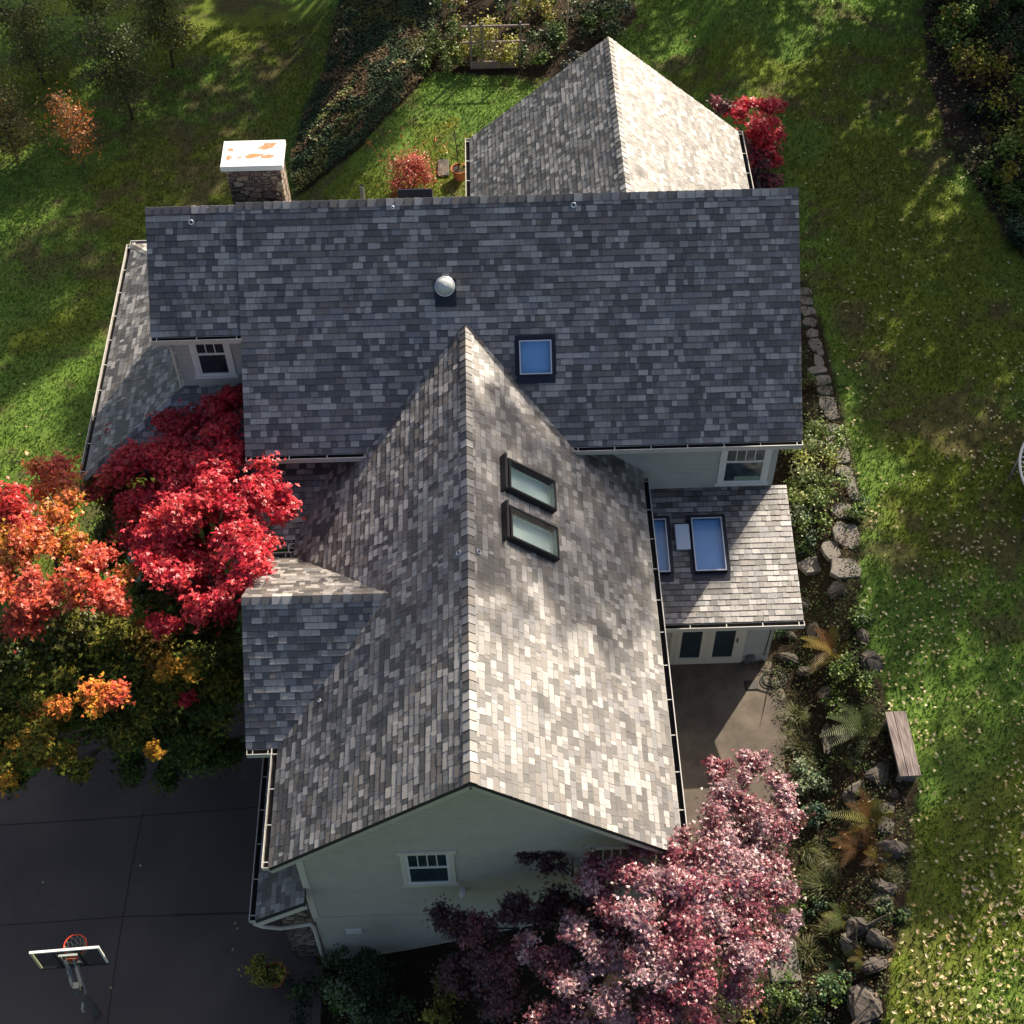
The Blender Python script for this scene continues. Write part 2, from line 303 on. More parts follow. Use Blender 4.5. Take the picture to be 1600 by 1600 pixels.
# ------------------------------------------------------------------ house
house = empty('house', (1, -4, 0), 'sage green gabled house with patchy grey shingle roofs and skylights', 'house')
PAL = [((.32, .312, .304), .21), ((.20, .193, .187), .23), ((.060, .058, .058), .30), ((.125, .111, .10), .16), ((.15, .152, .165), .11)]
PC = np.array([p[0] for p in PAL]) * np.array((.95, .93, .91)); PW = np.array([p[1] for p in PAL]); PW = PW / PW.sum()
EXPO = .143
class Shingles:
    def __init__(s): s.V = []; s.F = []; s.C = []
    def quad(s, a, b, c, d, col):
        i = len(s.V); s.V += [a, b, c, d]; s.F.append((i, i + 1, i + 2, i + 3)); s.C += [col] * 4
    def plane(s, O, Uv, Vv, width, length, span=None, holes=(), tint=1.0):
        O = np.array(O, float); Uv = np.array(Uv, float); Uv /= np.linalg.norm(Uv); Vv = np.array(Vv, float); Vv /= np.linalg.norm(Vv)
        N = np.cross(Uv, Vv); N = N if N[2] > 0 else -N
        P = lambda u, v, h: O + Uv * u + Vv * v + N * h
        rows = int(math.ceil(length / EXPO))
        for r in range(rows):
            v0 = r * EXPO; v1 = min(v0 + EXPO + .012, length)
            sp = (0, width) if span is None else span(v0 + .5 * EXPO)
            if sp[1] - sp[0] < .02: continue
            u = sp[0]; col = PC[rng.choice(5, p=PW)]; run = 0
            while u < sp[1] - 1e-4:
                w = rng.choice([.09, .13, .17, .22, .27], p=[.18, .28, .28, .18, .08]) * rng.uniform(.85, 1.15)
                u2 = min(u + w, sp[1])
                if sp[1] - u2 < .04: u2 = sp[1]
                if rng.random() > .16: col = PC[rng.choice(5, p=PW)]
                c = col * rng.uniform(.86, 1.14) * tint; thick = .016 if rng.random() < .55 else .009
                segs = [(u, u2)]
                for (h0, h1, g0, g1) in holes:
                    if v0 + EXPO > g0 and v0 < g1:
                        ns = []
                        for a, b in segs:
                            if b <= h0 or a >= h1: ns.append((a, b)); continue
                            if a < h0: ns.append((a, h0))
                            if b > h1: ns.append((h1, b))
                        segs = ns
                for a, b in segs:
                    if b - a > .05: b = b - .005
                    if span is not None:
                        sl0 = span(v0); sl1 = span(min(v1, length)); 
                        a0 = max(a, sl0[0]) if a > sp[0] + 1e-6 else sl0[0]; b0 = min(b, sl0[1]) if b < sp[1] - 1e-6 else sl0[1]
                        a1 = max(a, sl1[0]) if a > sp[0] + 1e-6 else sl1[0]; b1 = min(b, sl1[1]) if b < sp[1] - 1e-6 else sl1[1]
                        if b1 < a1: a1 = b1 = (a1 + b1) / 2
                    else: a0 = a1 = a; b0 = b1 = b
                    hb = .004 + thick; ht = .005; jit = rng.uniform(-.006, .006)
                    A, B, C_, D = P(a0, v0 + jit, hb), P(b0, v0 + jit, hb), P(b1, v1, ht), P(a1, v1, ht)
                    if v1 - v0 > EXPO * .9:   # printed band, darkened to paint the shadow line at each course head
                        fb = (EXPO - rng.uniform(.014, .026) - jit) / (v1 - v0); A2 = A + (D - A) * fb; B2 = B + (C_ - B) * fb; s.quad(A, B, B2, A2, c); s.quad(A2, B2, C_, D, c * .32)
                    else: s.quad(A, B, C_, D, c)
                    ek = (.02, .019, .019); s.quad(P(a0, v0 + jit, 0), P(b0, v0 + jit, 0), B, A, ek)
                    s.quad(P(a0, v0 + jit, 0), A, D, P(a1, v1, 0), ek); s.quad(B, P(b0, v0 + jit, 0), P(b1, v1, 0), C_, ek)
                u = u2
    def caps(s, A, B, n1, n2, w=.15, step=.21, lift=.016):
        """bent cap pieces along A->B; n1, n2: the down-slope unit directions on either side"""
        A = np.array(A, float); B = np.array(B, float); L = np.linalg.norm(B - A); d = (B - A) / L
        n1 = np.array(n1, float); n1 /= np.linalg.norm(n1); n2 = np.array(n2, float); n2 /= np.linalg.norm(n2)
        up = np.array((0, 0, 1.0)); up = up - d * (up @ d); up /= np.linalg.norm(up)
        N1 = np.cross(d, n1); N1 = N1 if N1[2] > 0 else -N1; N2 = np.cross(d, n2); N2 = N2 if N2[2] > 0 else -N2
        k = max(1, int(round(L / step))); st = L / k
        for i in range(k):
            a = A + d * (i * st - .0); b = A + d * ((i + 1) * st + (.03 if i < k - 1 else 0)); c = PC[rng.choice(5, p=PW)] * rng.uniform(.95, 1.25)
            h0 = lift + .016; h1 = lift; ww = w * rng.uniform(.96, 1.04)
            for n, NN in ((n1, N1), (n2, N2)):
                p = [a + up * h0, a + n * ww + NN * h0, b + n * ww + NN * h1, b + up * h1]
                s.quad(*p, c); s.quad(a + n * ww, a + up * 0, p[0], p[1], np.array((.02, .019, .019))); s.quad(p[1], p[2], b + n * ww, a + n * ww, c * .8)
    def build(s, name, parent, label=None):
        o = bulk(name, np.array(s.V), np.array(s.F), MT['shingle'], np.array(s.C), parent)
        if label: o['label'] = label
        return o
def slab(mb, pts, th=.16):
    """solid roof board under a roof plane (pts: its outline seen from above)"""
    pts = [np.array(p, float) for p in pts]; n = len(pts); dn = np.array((0, 0, -th))
    mb.add(pts + [p + dn for p in pts], [tuple(range(n)), tuple(range(2 * n - 1, n - 1, -1))] + [(i, (i + 1) % n, n + (i + 1) % n, n + i) for i in range(n)])
ZM, ZE, YE = 8.895, 5.154, 4.256; M0, M1 = -5.054, 7.566
ZW, XR, ZWE, YF = 7.057, 4.034, 3.744, -13.591
n_ = lambda v: np.array(v, float) / np.linalg.norm(v)
def gable_x(x0, x1, yr, zr, run, ze, holes_f=(), name='roof', label=None, ridge=True, sides=(-1, 1), cap_from=None):
    """gable roof with its ridge along x"""
    mb = MB(); sh = Shingles()
    for sd in sides:
        ye = yr + sd * run; slab(mb, [(x0, ye, ze), (x1, ye, ze), (x1, yr, zr), (x0, yr, zr)] if sd < 0 else [(x0, yr, zr), (x1, yr, zr), (x1, ye, ze), (x0, ye, ze)])
        L = math.hypot(run, zr - ze)
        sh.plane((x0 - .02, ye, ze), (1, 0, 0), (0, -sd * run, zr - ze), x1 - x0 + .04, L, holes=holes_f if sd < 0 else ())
    o = mb.build(name, MT['deck'], house)
    if label: o['label'] = label
    sh.build('shingles', o)
    if ridge:
        c = Shingles(); c.caps((x0 - .02, yr, zr), (x1 + .02, yr, zr), (0, -run, ze - zr), (0, run, ze - zr)); c.build('ridge_cap', o)
    return o
def gable_y(y0, y1, xr, zr, run, ze, holes_r=(), name='roof', label=None, cuts=()):
    """gable roof with its ridge along y"""
    mb = MB(); sh = Shingles()
    for sd in (-1, 1):
        xe = xr + sd * run; L = math.hypot(run, zr - ze)
        if sd > 0 and cuts:
            zz = lambda x: zr - (x - xr) * (zr - ze) / run; ya = y0
            for c0, c1, a0, a1 in cuts:
                slab(mb, [(xe, ya, ze), (xr, ya, zr), (xr, c0, zr), (xe, c0, ze)]); slab(mb, [(a0, c0, zz(a0)), (xr, c0, zr), (xr, c1, zr), (a0, c1, zz(a0))]); slab(mb, [(xe, c0, ze), (a1, c0, zz(a1)), (a1, c1, zz(a1)), (xe, c1, ze)]); ya = c1
            slab(mb, [(xe, ya, ze), (xr, ya, zr), (xr, y1, zr), (xe, y1, ze)])
        else: slab(mb, [(xe, y0, ze), (xr, y0, zr), (xr, y1, zr), (xe, y1, ze)] if sd > 0 else [(xr, y0, zr), (xe, y0, ze), (xe, y1, ze), (xr, y1, zr)])
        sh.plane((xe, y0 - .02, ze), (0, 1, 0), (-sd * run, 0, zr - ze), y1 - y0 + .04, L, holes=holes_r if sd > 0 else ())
    o = mb.build(name, MT['deck'], house)
    if label: o['label'] = label
    sh.build('shingles', o); c = Shingles(); c.caps((xr, y0 - .02, zr), (xr, y1, zr), (-run, 0, ze - zr), (run, 0, ze - zr)); c.build('ridge_cap', o)
    return o
gable_x(M0, M1, 0, ZM, YE, ZE, label='tall dark grey shingled main roof across the house')
gable_x(-7.094, M0 - .01, 0, 8.83, 2.165, 8.83 - .879 * 2.165, label='short shingled roof stepping down at the left end of the main roof')
# skylight holes on the wing's right slope: u along y from YF, v up-slope from the eave
PWS = (ZW - ZWE) / XR; LW = math.hypot(XR, ZW - ZWE)
def wing_v(x): return (XR - x) / XR * LW
WH = [(YF, -6.50, -5.70), (YF, -7.84, -6.98)]
wsky = [(-6.53, -5.70, .77, 1.78), (-7.82, -6.98, .77, 1.78)]
gable_y(YF, -2.2, 0, ZW, XR, ZWE, holes_r=[(a - YF + .02 + .06, b - YF + .02 - .06, wing_v(d) + .06, wing_v(c) - .06) for a, b, c, d in wsky], cuts=[(a + .03, b - .03, c + .02, d - .02) for a, b, c, d in sorted(wsky)], label='long shingled wing roof with its ridge running towards the front gable')
gable_x(-4.687, -1.6, -8.526, 5.668, 2.433, 3.733, label='small cross gable roof on the left side of the wing')
gable_y(2.0, 9.497, 4.046, 6.536, 3.962, 3.221, label='rear gable roof with a pale sunlit right slope')
def mono(P, name='roof', label=None, holes=()):
    """single slope; P = eave a, eave b, top b, top a"""
    P = [np.array(p, float) for p in P]; mb = MB(); slab(mb, P); o = mb.build(name, MT['deck'], house)
    if label: o['label'] = label
    U = n_(P[1] - P[0]); V = P[3] - P[0]; V = V - U * (V @ U); L = np.linalg.norm(V); V = V / L
    ta = (P[3] - P[0]) @ U; tb = (P[2] - P[0]) @ U; w = np.linalg.norm(P[1] - P[0])
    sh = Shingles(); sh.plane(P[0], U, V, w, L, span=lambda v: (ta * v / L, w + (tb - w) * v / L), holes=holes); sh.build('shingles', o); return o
xhole = [(4.53, 5.83)]
mono([(3.5, -7.291, 2.353), (7.564, -7.291, 2.353), (7.564, -3.83, 3.022), (3.5, -3.83, 3.022)], label='low shingled roof over the glazed extension beside the patio')
mono([(-5.7, -5.62, 3.74), (-2.0, -5.62, 3.74), (-2.0, -3.83, 4.46), (-5.7, -3.83, 4.46)], label='low porch roof beneath the main eave')
q0, q1, q2, q3 = np.array((-9.16, -3.48, 3.73)), np.array((-9.14, 4.64, 3.73)), np.array((-6.75, 1.85, 4.98)), np.array((-6.75, -1.85, 4.98))
lo = mono([q0, q1, q2, q3], label='lower left hipped roof with its outer edge in sun')
mono([(-9.16, -3.48, 3.73), (-4.7, -3.48, 3.73), (-4.7, -1.85, 4.98), (-6.75, -1.85, 4.98)], label='lower left roof slope beneath the small end window')
mono([(-4.7, 4.64, 3.73), (-9.14, 4.64, 3.73), (-6.75, 1.85, 4.98), (-4.7, 1.85, 4.98)], label='rear slope of the lower left roof')
c = Shingles(); c.caps(q0, q3, n_((-1, 0, -.52)), n_((0, -1, -.77))); c.build('hip_cap', lo)
c = Shingles(); c.caps(q1, q2, n_((-1, 0, -.52)), n_((0, 1, -.45))); c.build('hip_cap', lo)
pe = mono([(-4.72, -9.0, .95), (-4.72, -13.5, .95), (-3.6, -13.5, 1.78), (-3.6, -9.0, 1.78)], label='narrow shingled pent roof over the garage side')
# walls
w = MB(); w.abox((-4.6, -3.839, -2.5), (7.211, 3.8, 5.35)); w.build('wall', MT['grey'], house)
def prism_x(x0, x1, ys_, z0, ze, zr, m, name='wall'):
    mb = MB(); y0, y1 = ys_; ym = (y0 + y1) / 2
    pr = [(y0, z0), (y1, z0), (y1, ze), (ym, zr), (y0, ze)]
    mb.add([(x0, a, b) for a, b in pr] + [(x1, a, b) for a, b in pr], [(0, 1, 2, 3, 4), (9, 8, 7, 6, 5)] + [(i, (i + 1) % 5, 5 + (i + 1) % 5, 5 + i) for i in (0, 1, 4)]); return mb.build(name, m, house)
def prism_y(y0, y1, xs_, z0, ze, zr, m, name='wall'):
    mb = MB(); x0, x1 = xs_; xm = (x0 + x1) / 2
    pr = [(x0, z0), (x1, z0), (x1, ze), (xm, zr), (x0, ze)]
    mb.add([(a, y0, b) for a, b in pr] + [(a, y1, b) for a, b in pr], [(0, 1, 2, 3, 4), (9, 8, 7, 6, 5)] + [(i, (i + 1) % 5, 5 + (i + 1) % 5, 5 + i) for i in (0, 1, 4)]); return mb.build(name, m, house)
prism_x(-4.61, 7.2, (-3.8, 3.8), 5.2, 5.36, 8.7, MT['grey'])
prism_x(-6.75, -4.62, (-1.85, 1.85), -2.4, 7.02, 8.6, MT['grey'])
prism_y(-13.143, -3.85, (-3.6, 3.6), -2.8, 3.92, 6.85, MT['green'])['label'] = 'sage green front gable wall with lap siding'
prism_x(-4.35, -3.5, (-10.5, -6.55), -2.5, 3.9, 5.45, MT['green'])
prism_y(3.0, 9.1, (.5, 7.6), -1.5, 3.3, 6.3, MT['grey'])
w = MB(); w.abox((3.61, -6.897, -.2), (7.06, -3.85, 2.26)); w.build('wall', MT['grey'], house)
for yy in (-3.2, .55, 4.3):
    w = MB(); w.abox((-9.02, yy - .1, -2.5), (-8.82, yy + .1, 3.42)); w.build('porch_post', MT['cream'], house)
w = MB(); w.abox((-9.04, -3.3, 3.42), (-8.80, 4.4, 3.6)); w.build('porch_beam', MT['cream'], house)
w = MB(); w.abox((-4.35, -13.05, -2.6), (-3.61, -10.52, .62)); w.build('pier', MT['stone'], house)['label'] = 'ledgestone pier below the pent roof'
# trim boards
t = MB(); t.abox((-3.63, -13.165, .02), (3.6, -13.146, .2)); t.build('band_board', MT['green'], house)
t = MB(); t.abox((-3.64, -13.17, .22), (-3.5, -13.146, 3.75)); t.build('corner_board', MT['cream'], house)
def rake(a, b, h=.2, th=.04, m='cream'):
    mb = MB(); mb.bar(np.array(a) + (0, 0, -h / 2), np.array(b) + (0, 0, -h / 2), th, h); mb.build('rake_board', MT[m], house)
rake((0, YF + .02, ZW - .165), (-XR, YF + .02, ZWE - .165), .12, m='green'); rake((0, YF + .02, ZW - .165), (XR, YF + .02, ZWE - .165), .12, m='green')
rake((-4.72, -13.49, .80), (-3.6, -13.49, 1.63), .14)
# gutters
def gutter(a, b, out, ends=(1, 1), step=.85, label=None, w=.125, h=.12):
    a = np.array(a, float); b = np.array(b, float); out = n_(out); up = np.array((0, 0, 1.0)); d = n_(b - a)
    a = a + out * .015; b = b + out * .015
    mb = MB(); L = np.linalg.norm(b - a)
    for k, (o0, z0, hw, hh) in enumerate(((0, -.07, .006, h / 2), (w, -.055, .009, h / 2 + .008), (w / 2, -.125, w / 2, .006))):
        mb.box((a + b) / 2 + out * o0 + up * z0, (out, d, up), hw, L / 2, hh, 0)
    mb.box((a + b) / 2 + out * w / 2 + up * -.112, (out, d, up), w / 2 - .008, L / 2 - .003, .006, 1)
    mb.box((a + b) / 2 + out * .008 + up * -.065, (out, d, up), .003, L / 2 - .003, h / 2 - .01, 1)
    for e, p in zip(ends, (a, b)):
        if e: mb.box(p + out * w / 2 + up * -.062, (out, d, up), w / 2, .006, h / 2, 0)
    g = mb.build('gutter', [MT['gutter'], MT['gutter_in']], house)
    if label: g['label'] = label
    n = max(1, int(L / step))
    for i in range(n + 1):
        p = a + d * (.12 + (L - .24) * i / n); hb = MB(); hb.box(p + out * w / 2 + up * -.018, (out, d, up), w / 2, .009, .006); hb.build('hanger', MT['gutter'], g)
    return g
gutter((M0, -YE, ZE), (-2.25, -YE, ZE), (0, -1, 0)); gutter((2.35, -YE, ZE), (M1, -YE, ZE), (0, -1, 0))
gutter((-7.094, -2.165, 6.927), (M0, -2.165, 6.927), (0, -1, 0))
gutter((XR, YF, ZWE), (XR, -4.05, ZWE), (1, 0, 0)); gutter((-XR, YF, ZWE), (-XR, -10.98, ZWE), (-1, 0, 0), ends=(1, 0))
gutter((-4.687, -10.959, 3.733), (-XR - .1, -10.959, 3.733), (0, -1, 0), ends=(1, 0))
gutter((-4.687, -6.093, 3.733), (-XR - .08, -6.093, 3.733), (0, 1, 0), step=3); gutter((-XR, -5.95, ZWE), (-XR, -5.7, ZWE), (-1, 0, 0), step=3); gutter((-5.7, -5.62, 3.74), (-XR - .08, -5.62, 3.74), (0, -1, 0), step=1.2)
gutter((3.99, -7.291, 2.353), (7.564, -7.291, 2.353), (0, -1, 0))
gutter((-9.16, -3.48, 3.73), (-9.14, 4.64, 3.73), (-1, 0, 0)); gutter((-9.2, 4.64, 3.73), (-5.0, 4.64, 3.73), (0, 1, 0))
gutter((-4.72, -13.5, .95), (-4.72, -9.2, .95), (-1, 0, 0))
gutter((4.046 - 3.962, 9.497, 3.221), (4.046 - 3.962, 3.9, 3.221), (-1, 0, 0)); gutter((4.046 + 3.962, 9.497, 3.221), (4.046 + 3.962, 3.9, 3.221), (1, 0, 0))
def spout(pts, r=.045):
    mb = MB(); mb.tube(pts, r, 8); return mb.build('downspout', MT['cream'], house)
spout([(-4.78, -13.5, .80), (-4.62, -13.5, .62), (-4.3, -13.42, .30), (-4.0, -13.28, .05), (-3.72, -13.2, -.05), (-3.66, -13.2, -.25), (-3.66, -13.2, -2.4)])
spout([(8.07, 6.6, 3.08), (7.95, 6.6, 2.8), (7.68, 6.6, 2.5), (7.68, 6.6, .9)])
spout([(-7.0, -2.23, 6.8), (-6.9, -2.0, 6.55), (-6.80, -1.93, 6.3), (-6.80, -1.93, 5.08)], .035)
# windows on walls facing -y
def window(x0, x1, z0, z1, y, trim='white', blind=None, label=None, grid=4, tw=.11):
    mb = MB(); yo = y - .035
    for (a, b, c_, d, t_) in ((x0, x0 + tw, z0, z1, 0), (x1 - tw, x1, z0, z1, 0), (x0 - .05, x1 + .05, z1 - .003, z1 + .12, .012), (x0 - .05, x1 + .05, z0 - .07, z0 + .003, .03)):
        mb.abox((a, yo - t_, c_), (b, y - .002, d))
    o = mb.build('window', MT[trim], house); 
    if label: o['label'] = label
    ix0, ix1, iz0, iz1 = x0 + tw, x1 - tw, z0, z1; zm = iz0 + (iz1 - iz0) * .55
    s = MB()
    for (a, b, c_, d) in ((ix0, ix0 + .05, iz0, iz1), (ix1 - .05, ix1, iz0, iz1), (ix0 + .05, ix1 - .05, iz1 - .05, iz1), (ix0 + .05, ix1 - .05, iz0, iz0 + .07), (ix0 + .05, ix1 - .05, zm - .03, zm + .03)): s.abox((a, y - .028, c_), (b, y - .003, d))
    for i in range(1, grid):
        xx = ix0 + .05 + (ix1 - ix0 - .1) * i / grid; s.abox((xx - .011, y - .026, zm + .03), (xx + .011, y - .012, iz1 - .05))
    s.build('sash', MT['white'], o)
    p = MB(); p.abox((ix0 + .03, y - .011, iz0 + .04), (ix1 - .03, y - .009, iz1 - .03)); p.build('pane', MT['pane'], o)
    p = MB(); p.abox((ix0 + .03, y - .005, iz0 + .04), (ix1 - .03, y - .0015, iz1 - .03)); p.build('room', MT['interior'], o)
    if blind:
        p = MB(); p.abox((ix0 + .06, y - .008, zm - .05), (ix1 - .06, y - .0055, iz1 - .06)); p.build('blind', MT['blind'], o)
        p = MB(); p.abox((ix0 + .3, y - .008, iz0 + .08), (ix1 - .06, y - .0055, iz0 + .22)); p.build('sill_board', MT['yellow'], o)
        p = MB(); p.add([(ix0 + .45, y - .0085, zm - .06), (ix1 - .06, y - .0085, iz0 + .25), (ix1 - .06, y - .0085, zm - .06), (ix0 + .45, y - .006, zm - .06), (ix1 - .06, y - .006, iz0 + .25), (ix1 - .06, y - .006, zm - .06)], [(0, 1, 2), (5, 4, 3), (0, 3, 4, 1), (1, 4, 5, 2), (2, 5, 3, 0)]); p.build('curtain', MT['blind'], o)
    return o
window(5.86, 7.05, 3.2, 4.62, -3.839, blind=True, label='white sash window with brown blinds above the extension roof')
window(-6.40, -5.46, 5.33, 6.62, -1.85, label='white sash window under the stepped left roof', grid=3)
window(-1.55, -.46, 1.80, 3.22, -13.143, label='white sash window in the middle of the front gable', trim='cream')
window(2.2, 3.22, 1.80, 3.22, -13.143, label='white sash window behind the pink maple', trim='cream')
w = MB(); 
for zz in (-.75,): w.abox((-3.0, -13.17, zz), (-2.65, -13.146, zz + .25))
w.build('wall_vent', MT['white'], house)
# lamp under the gable window
l = MB(); l.lathe((-.35, -13.26, 1.45), [(.0, .12), (.06, .11), (.085, .02), (.07, -.1), (0, -.12)], 12); l.abox((-.4, -13.2, 1.4), (-.3, -13.146, 1.5)); l.build('wall_lamp', MT['white'], house)
# french doors
def door_leaf(x0, x1, y, parent):
    mb = MB(); 
    for a, b, c_, d in ((x0, x0 + .12, .06, 2.1), (x1 - .12, x1, .06, 2.1), (x0 + .12, x1 - .12, .06, .3), (x0 + .12, x1 - .12, 1.98, 2.1)): mb.abox((a, y - .05, c_), (b, y - .012, d))
    o = mb.build('door', MT['cream'], house)
    p = MB(); p.abox((x0 + .1, y - .03, .28), (x1 - .1, y - .026, 2.0)); p.build('pane', MT['pane'], o)
    p = MB(); p.abox((x0 + .1, y - .018, .28), (x1 - .1, y - .014, 2.0)); p.build('room', MT['interior'], o); return o
f = MB(); Y = -6.897
for a, b, c_, d in ((4.64, 4.76, 0.04, 2.2), (6.28, 6.42, 0.04, 2.2), (4.76, 6.28, 2.11, 2.2), (4.76, 6.28, 0.035, .06), (5.49, 5.55, .06, 2.11)): f.abox((a, Y - .045, c_), (b, Y - .002, d))
f.build('door_frame', MT['cream'], house); dl = door_leaf(4.765, 5.487, Y, house); dr_ = door_leaf(5.553, 6.277, Y, house)
h = MB(); h.abox((6.2, Y - .09, 1.0), (6.23, Y - .052, 1.14)); h.build('handle', MT['black'], dr_)
b = MB(); b.abox((6.50, Y - .10, .06), (6.72, Y - .003, .28)); b.abox((6.55, Y - .16, .28), (6.68, Y - .003, .34)); b.build('hose_bib_box', MT['pole'], house)
b = MB(); b.tube([(6.98, Y - .02, 2.1), (6.98, Y - .02, 1.3), (6.95, Y - .02, .3)], .012); b.build('wall_cable', MT['black'], house)
# skylights
def skylight(O, Uv, Vv, w_, l_, hgt=.11, glass_on='blue', deep=False, label=None, flash=True):
    """O: lower-left corner on the roof; Uv across, Vv up the slope"""
    O = np.array(O, float); Uv = n_(Uv); Vv = n_(Vv); N = np.cross(Uv, Vv); N = N if N[2] > 0 else -N
    P = lambda u, v, h_: O + Uv * u + Vv * v + N * h_
    mb = MB(); fr = .036
    for (u0, u1, v0, v1) in ((0, w_, 0, fr), (0, w_, l_ - fr, l_), (0, fr, fr, l_ - fr), (w_ - fr, w_, fr, l_ - fr)):
        mb.box(P((u0 + u1) / 2, (v0 + v1) / 2, hgt / 2), (Uv, Vv, N), (u1 - u0) / 2, (v1 - v0) / 2, hgt / 2)
    o = mb.build('skylight', MT['black'], house)
    if label: o['label'] = label
    if flash:
        fl = MB(); fl.box(P(w_ / 2, -.09, .020), (Uv, Vv, N), w_ / 2 + .06, .10, .006); fl.box(P(w_ / 2, l_ + .05, .020), (Uv, Vv, N), w_ / 2 + .08, .055, .006)
        fl.box(P(-.04, l_ / 2, .020), (Uv, Vv, N), .045, l_ / 2, .006); fl.box(P(w_ + .04, l_ / 2, .020), (Uv, Vv, N), .045, l_ / 2, .006); fl.build('flashing', MT['darkfl'], o)
    ed = MB(); e = .028
    for (u0, u1, v0, v1) in ((fr - .02, w_ - fr + .02, fr - .02, fr - .02 + e), (fr - .02, w_ - fr + .02, l_ - fr + .02 - e, l_ - fr + .02), (fr - .02, fr - .02 + e, fr + .008, l_ - fr - .008), (w_ - fr + .02 - e, w_ - fr + .02, fr + .008, l_ - fr - .008)):
        ed.box(P((u0 + u1) / 2, (v0 + v1) / 2, hgt + .003), (Uv, Vv, N), (u1 - u0) / 2, (v1 - v0) / 2, .006)
    ed.build('glazing_edge', MT['silver'] if not deep else MT['black'], o)
    p = MB(); p.box(P(w_ / 2, l_ / 2, hgt - .012), (Uv, Vv, N), w_ / 2 - fr, l_ / 2 - fr, .004); p.build('pane', MT['skyglass'], o)
    dp = .08 if deep else -.02
    sh = MB(); a0, a1, b0, b1 = fr, w_ - fr, fr, l_ - fr; top = hgt - .03
    vs = [P(u, v, h_) for h_ in (-dp, top) for u, v in ((a0, b0), (a1, b0), (a1, b1), (a0, b1))]
    sh.add(vs, [(0, 1, 2, 3), (0, 4, 5, 1), (1, 5, 6, 2), (2, 6, 7, 3), (3, 7, 4, 0)]); sh.build('light_shaft', MT['shaft'] if deep else MT['blue'], o)  # shallow skylights get the blue plate painted as reflected sky
    return o
vm = n_((0, YE, ZM - ZE)); nm_ = n_((0, -(ZM - ZE), YE))
def on_main(x, y): return np.array((x, y, ZM + y * (ZM - ZE) / YE))
skylight(on_main(1.18, -3.02), (1, 0, 0), vm, .76, .80, label='square skylight with painted blue sky reflection on the main roof')
vx = n_((0, 3.461, .669)); on_x = lambda x, y: np.array((x, y, 3.022 + (y + 3.83) * .669 / 3.461))
skylight(on_x(3.86, -6.06), (1, 0, 0), vx, .74, 1.42, label='skylight of the extension roof half hidden by the wing gutter')
skylight(on_x(5.16, -6.06), (1, 0, 0), vx, .76, 1.42, label='skylight of the extension roof nearest its right edge')
vw = n_((-XR, 0, ZW - ZWE)); on_w = lambda x, y: np.array((x, y, ZW - x * PWS))
for (a, b_, c_, d), lb in zip(wsky, ('raised skylight with pale glass higher on the wing roof towards the main ridge', 'raised skylight with pale glass lower on the wing roof towards the gable')):
    L_ = math.hypot(d - c_, (d - c_) * PWS); o = skylight(on_w(d, a), (0, 1, 0), vw, b_ - a, L_, hgt=.17, deep=True, label=lb, flash=False)
    rl = MB(); rl.box(on_w(c_ - .07, (a + b_) / 2) + n_((PWS, 0, 1)) * .10, (vw, (0, 1, 0), n_((PWS, 0, 1))), .03, (b_ - a) / 2 + .06, .10); rl.build('blind_rail', MT['black'], o)
vb = n_((0, -YE, ZM - ZE)); 
skylight((-.70, 1.25, ZM - 1.25 * .879), (-1, 0, 0), vb, .80, .62, hgt=.24, label='dark raised skylight behind the main ridge', flash=False)
p = MB(); nx_ = n_(np.cross((1, 0, 0), vx)); p.box(on_x(4.945, -5.15) + nx_ * .06, ((1, 0, 0), vx, nx_), .17, .33, .04); p.build('solar_panel', MT['panel'], house, bevel=.012)
# sun tunnel dome, vents, rings
d = MB(); D0 = on_main(-.43, -1.50); d.lathe(D0 + nm_ * .02, [(.21, 0), (.21, .22), (.20, .23), (.19, .30), (.155, .38), (.09, .43), (0, .45)], 28, 0, ((1, 0, 0), (0, nm_[2], -nm_[1]), nm_))
dm = d.build('sun_tunnel', MT['dome'], house, smooth=True)
r_ = MB(); r_.lathe(D0 + nm_ * .225, [(.216, 0), (.228, .01), (.228, .035), (.205, .04)], 28, 0, ((1, 0, 0), (0, nm_[2], -nm_[1]), nm_)); r_.build('dome_ring', MT['silver'], dm, smooth=True)
fl = MB(); fl.box(D0 + vm * -.13 + nm_ * .022, ((1, 0, 0), vm, nm_), .24, .30, .008); fl.build('flashing', MT['darkfl'], dm)
pp = MB(); pp.tube([(-2.35, 1.2, 7.6), (-2.35, 1.2, 8.32)], .055, 12, cap=False); pp.tube([(-2.35, 1.2, 8.3), (-2.35, 1.2, 7.7)], .045, 12, 1); pp.build('vent_pipe', [MT['pole'], MT['black']], house)
def ring(P, N, r=.05):
    N = n_(N); X = n_(np.cross(N, (0, 1, .3))); Yv = np.cross(N, X); mb = MB()
    mb.tube([P + N * .03 + r * (math.cos(t_) * X + math.sin(t_) * Yv) for t_ in np.linspace(0, 2 * math.pi, 17)], .013, 6); mb.build('anchor_ring', MT['silver'], house)
ring(on_main(2.51, -.18), nm_); ring(on_main(-6.09, -.26) - (0, 0, .06), nm_); ring(on_main(-1.55, -.14), nm_, .03)
ring(on_w(.2, -8.44), (PWS, 0, 1)); ring(np.array((-.17, -8.47, ZW - .17 * PWS)), (-PWS, 0, 1)); ring(np.array((-3.12, -10.33, ZW - 3.12 * PWS)), (-PWS, 0, 1), .03)
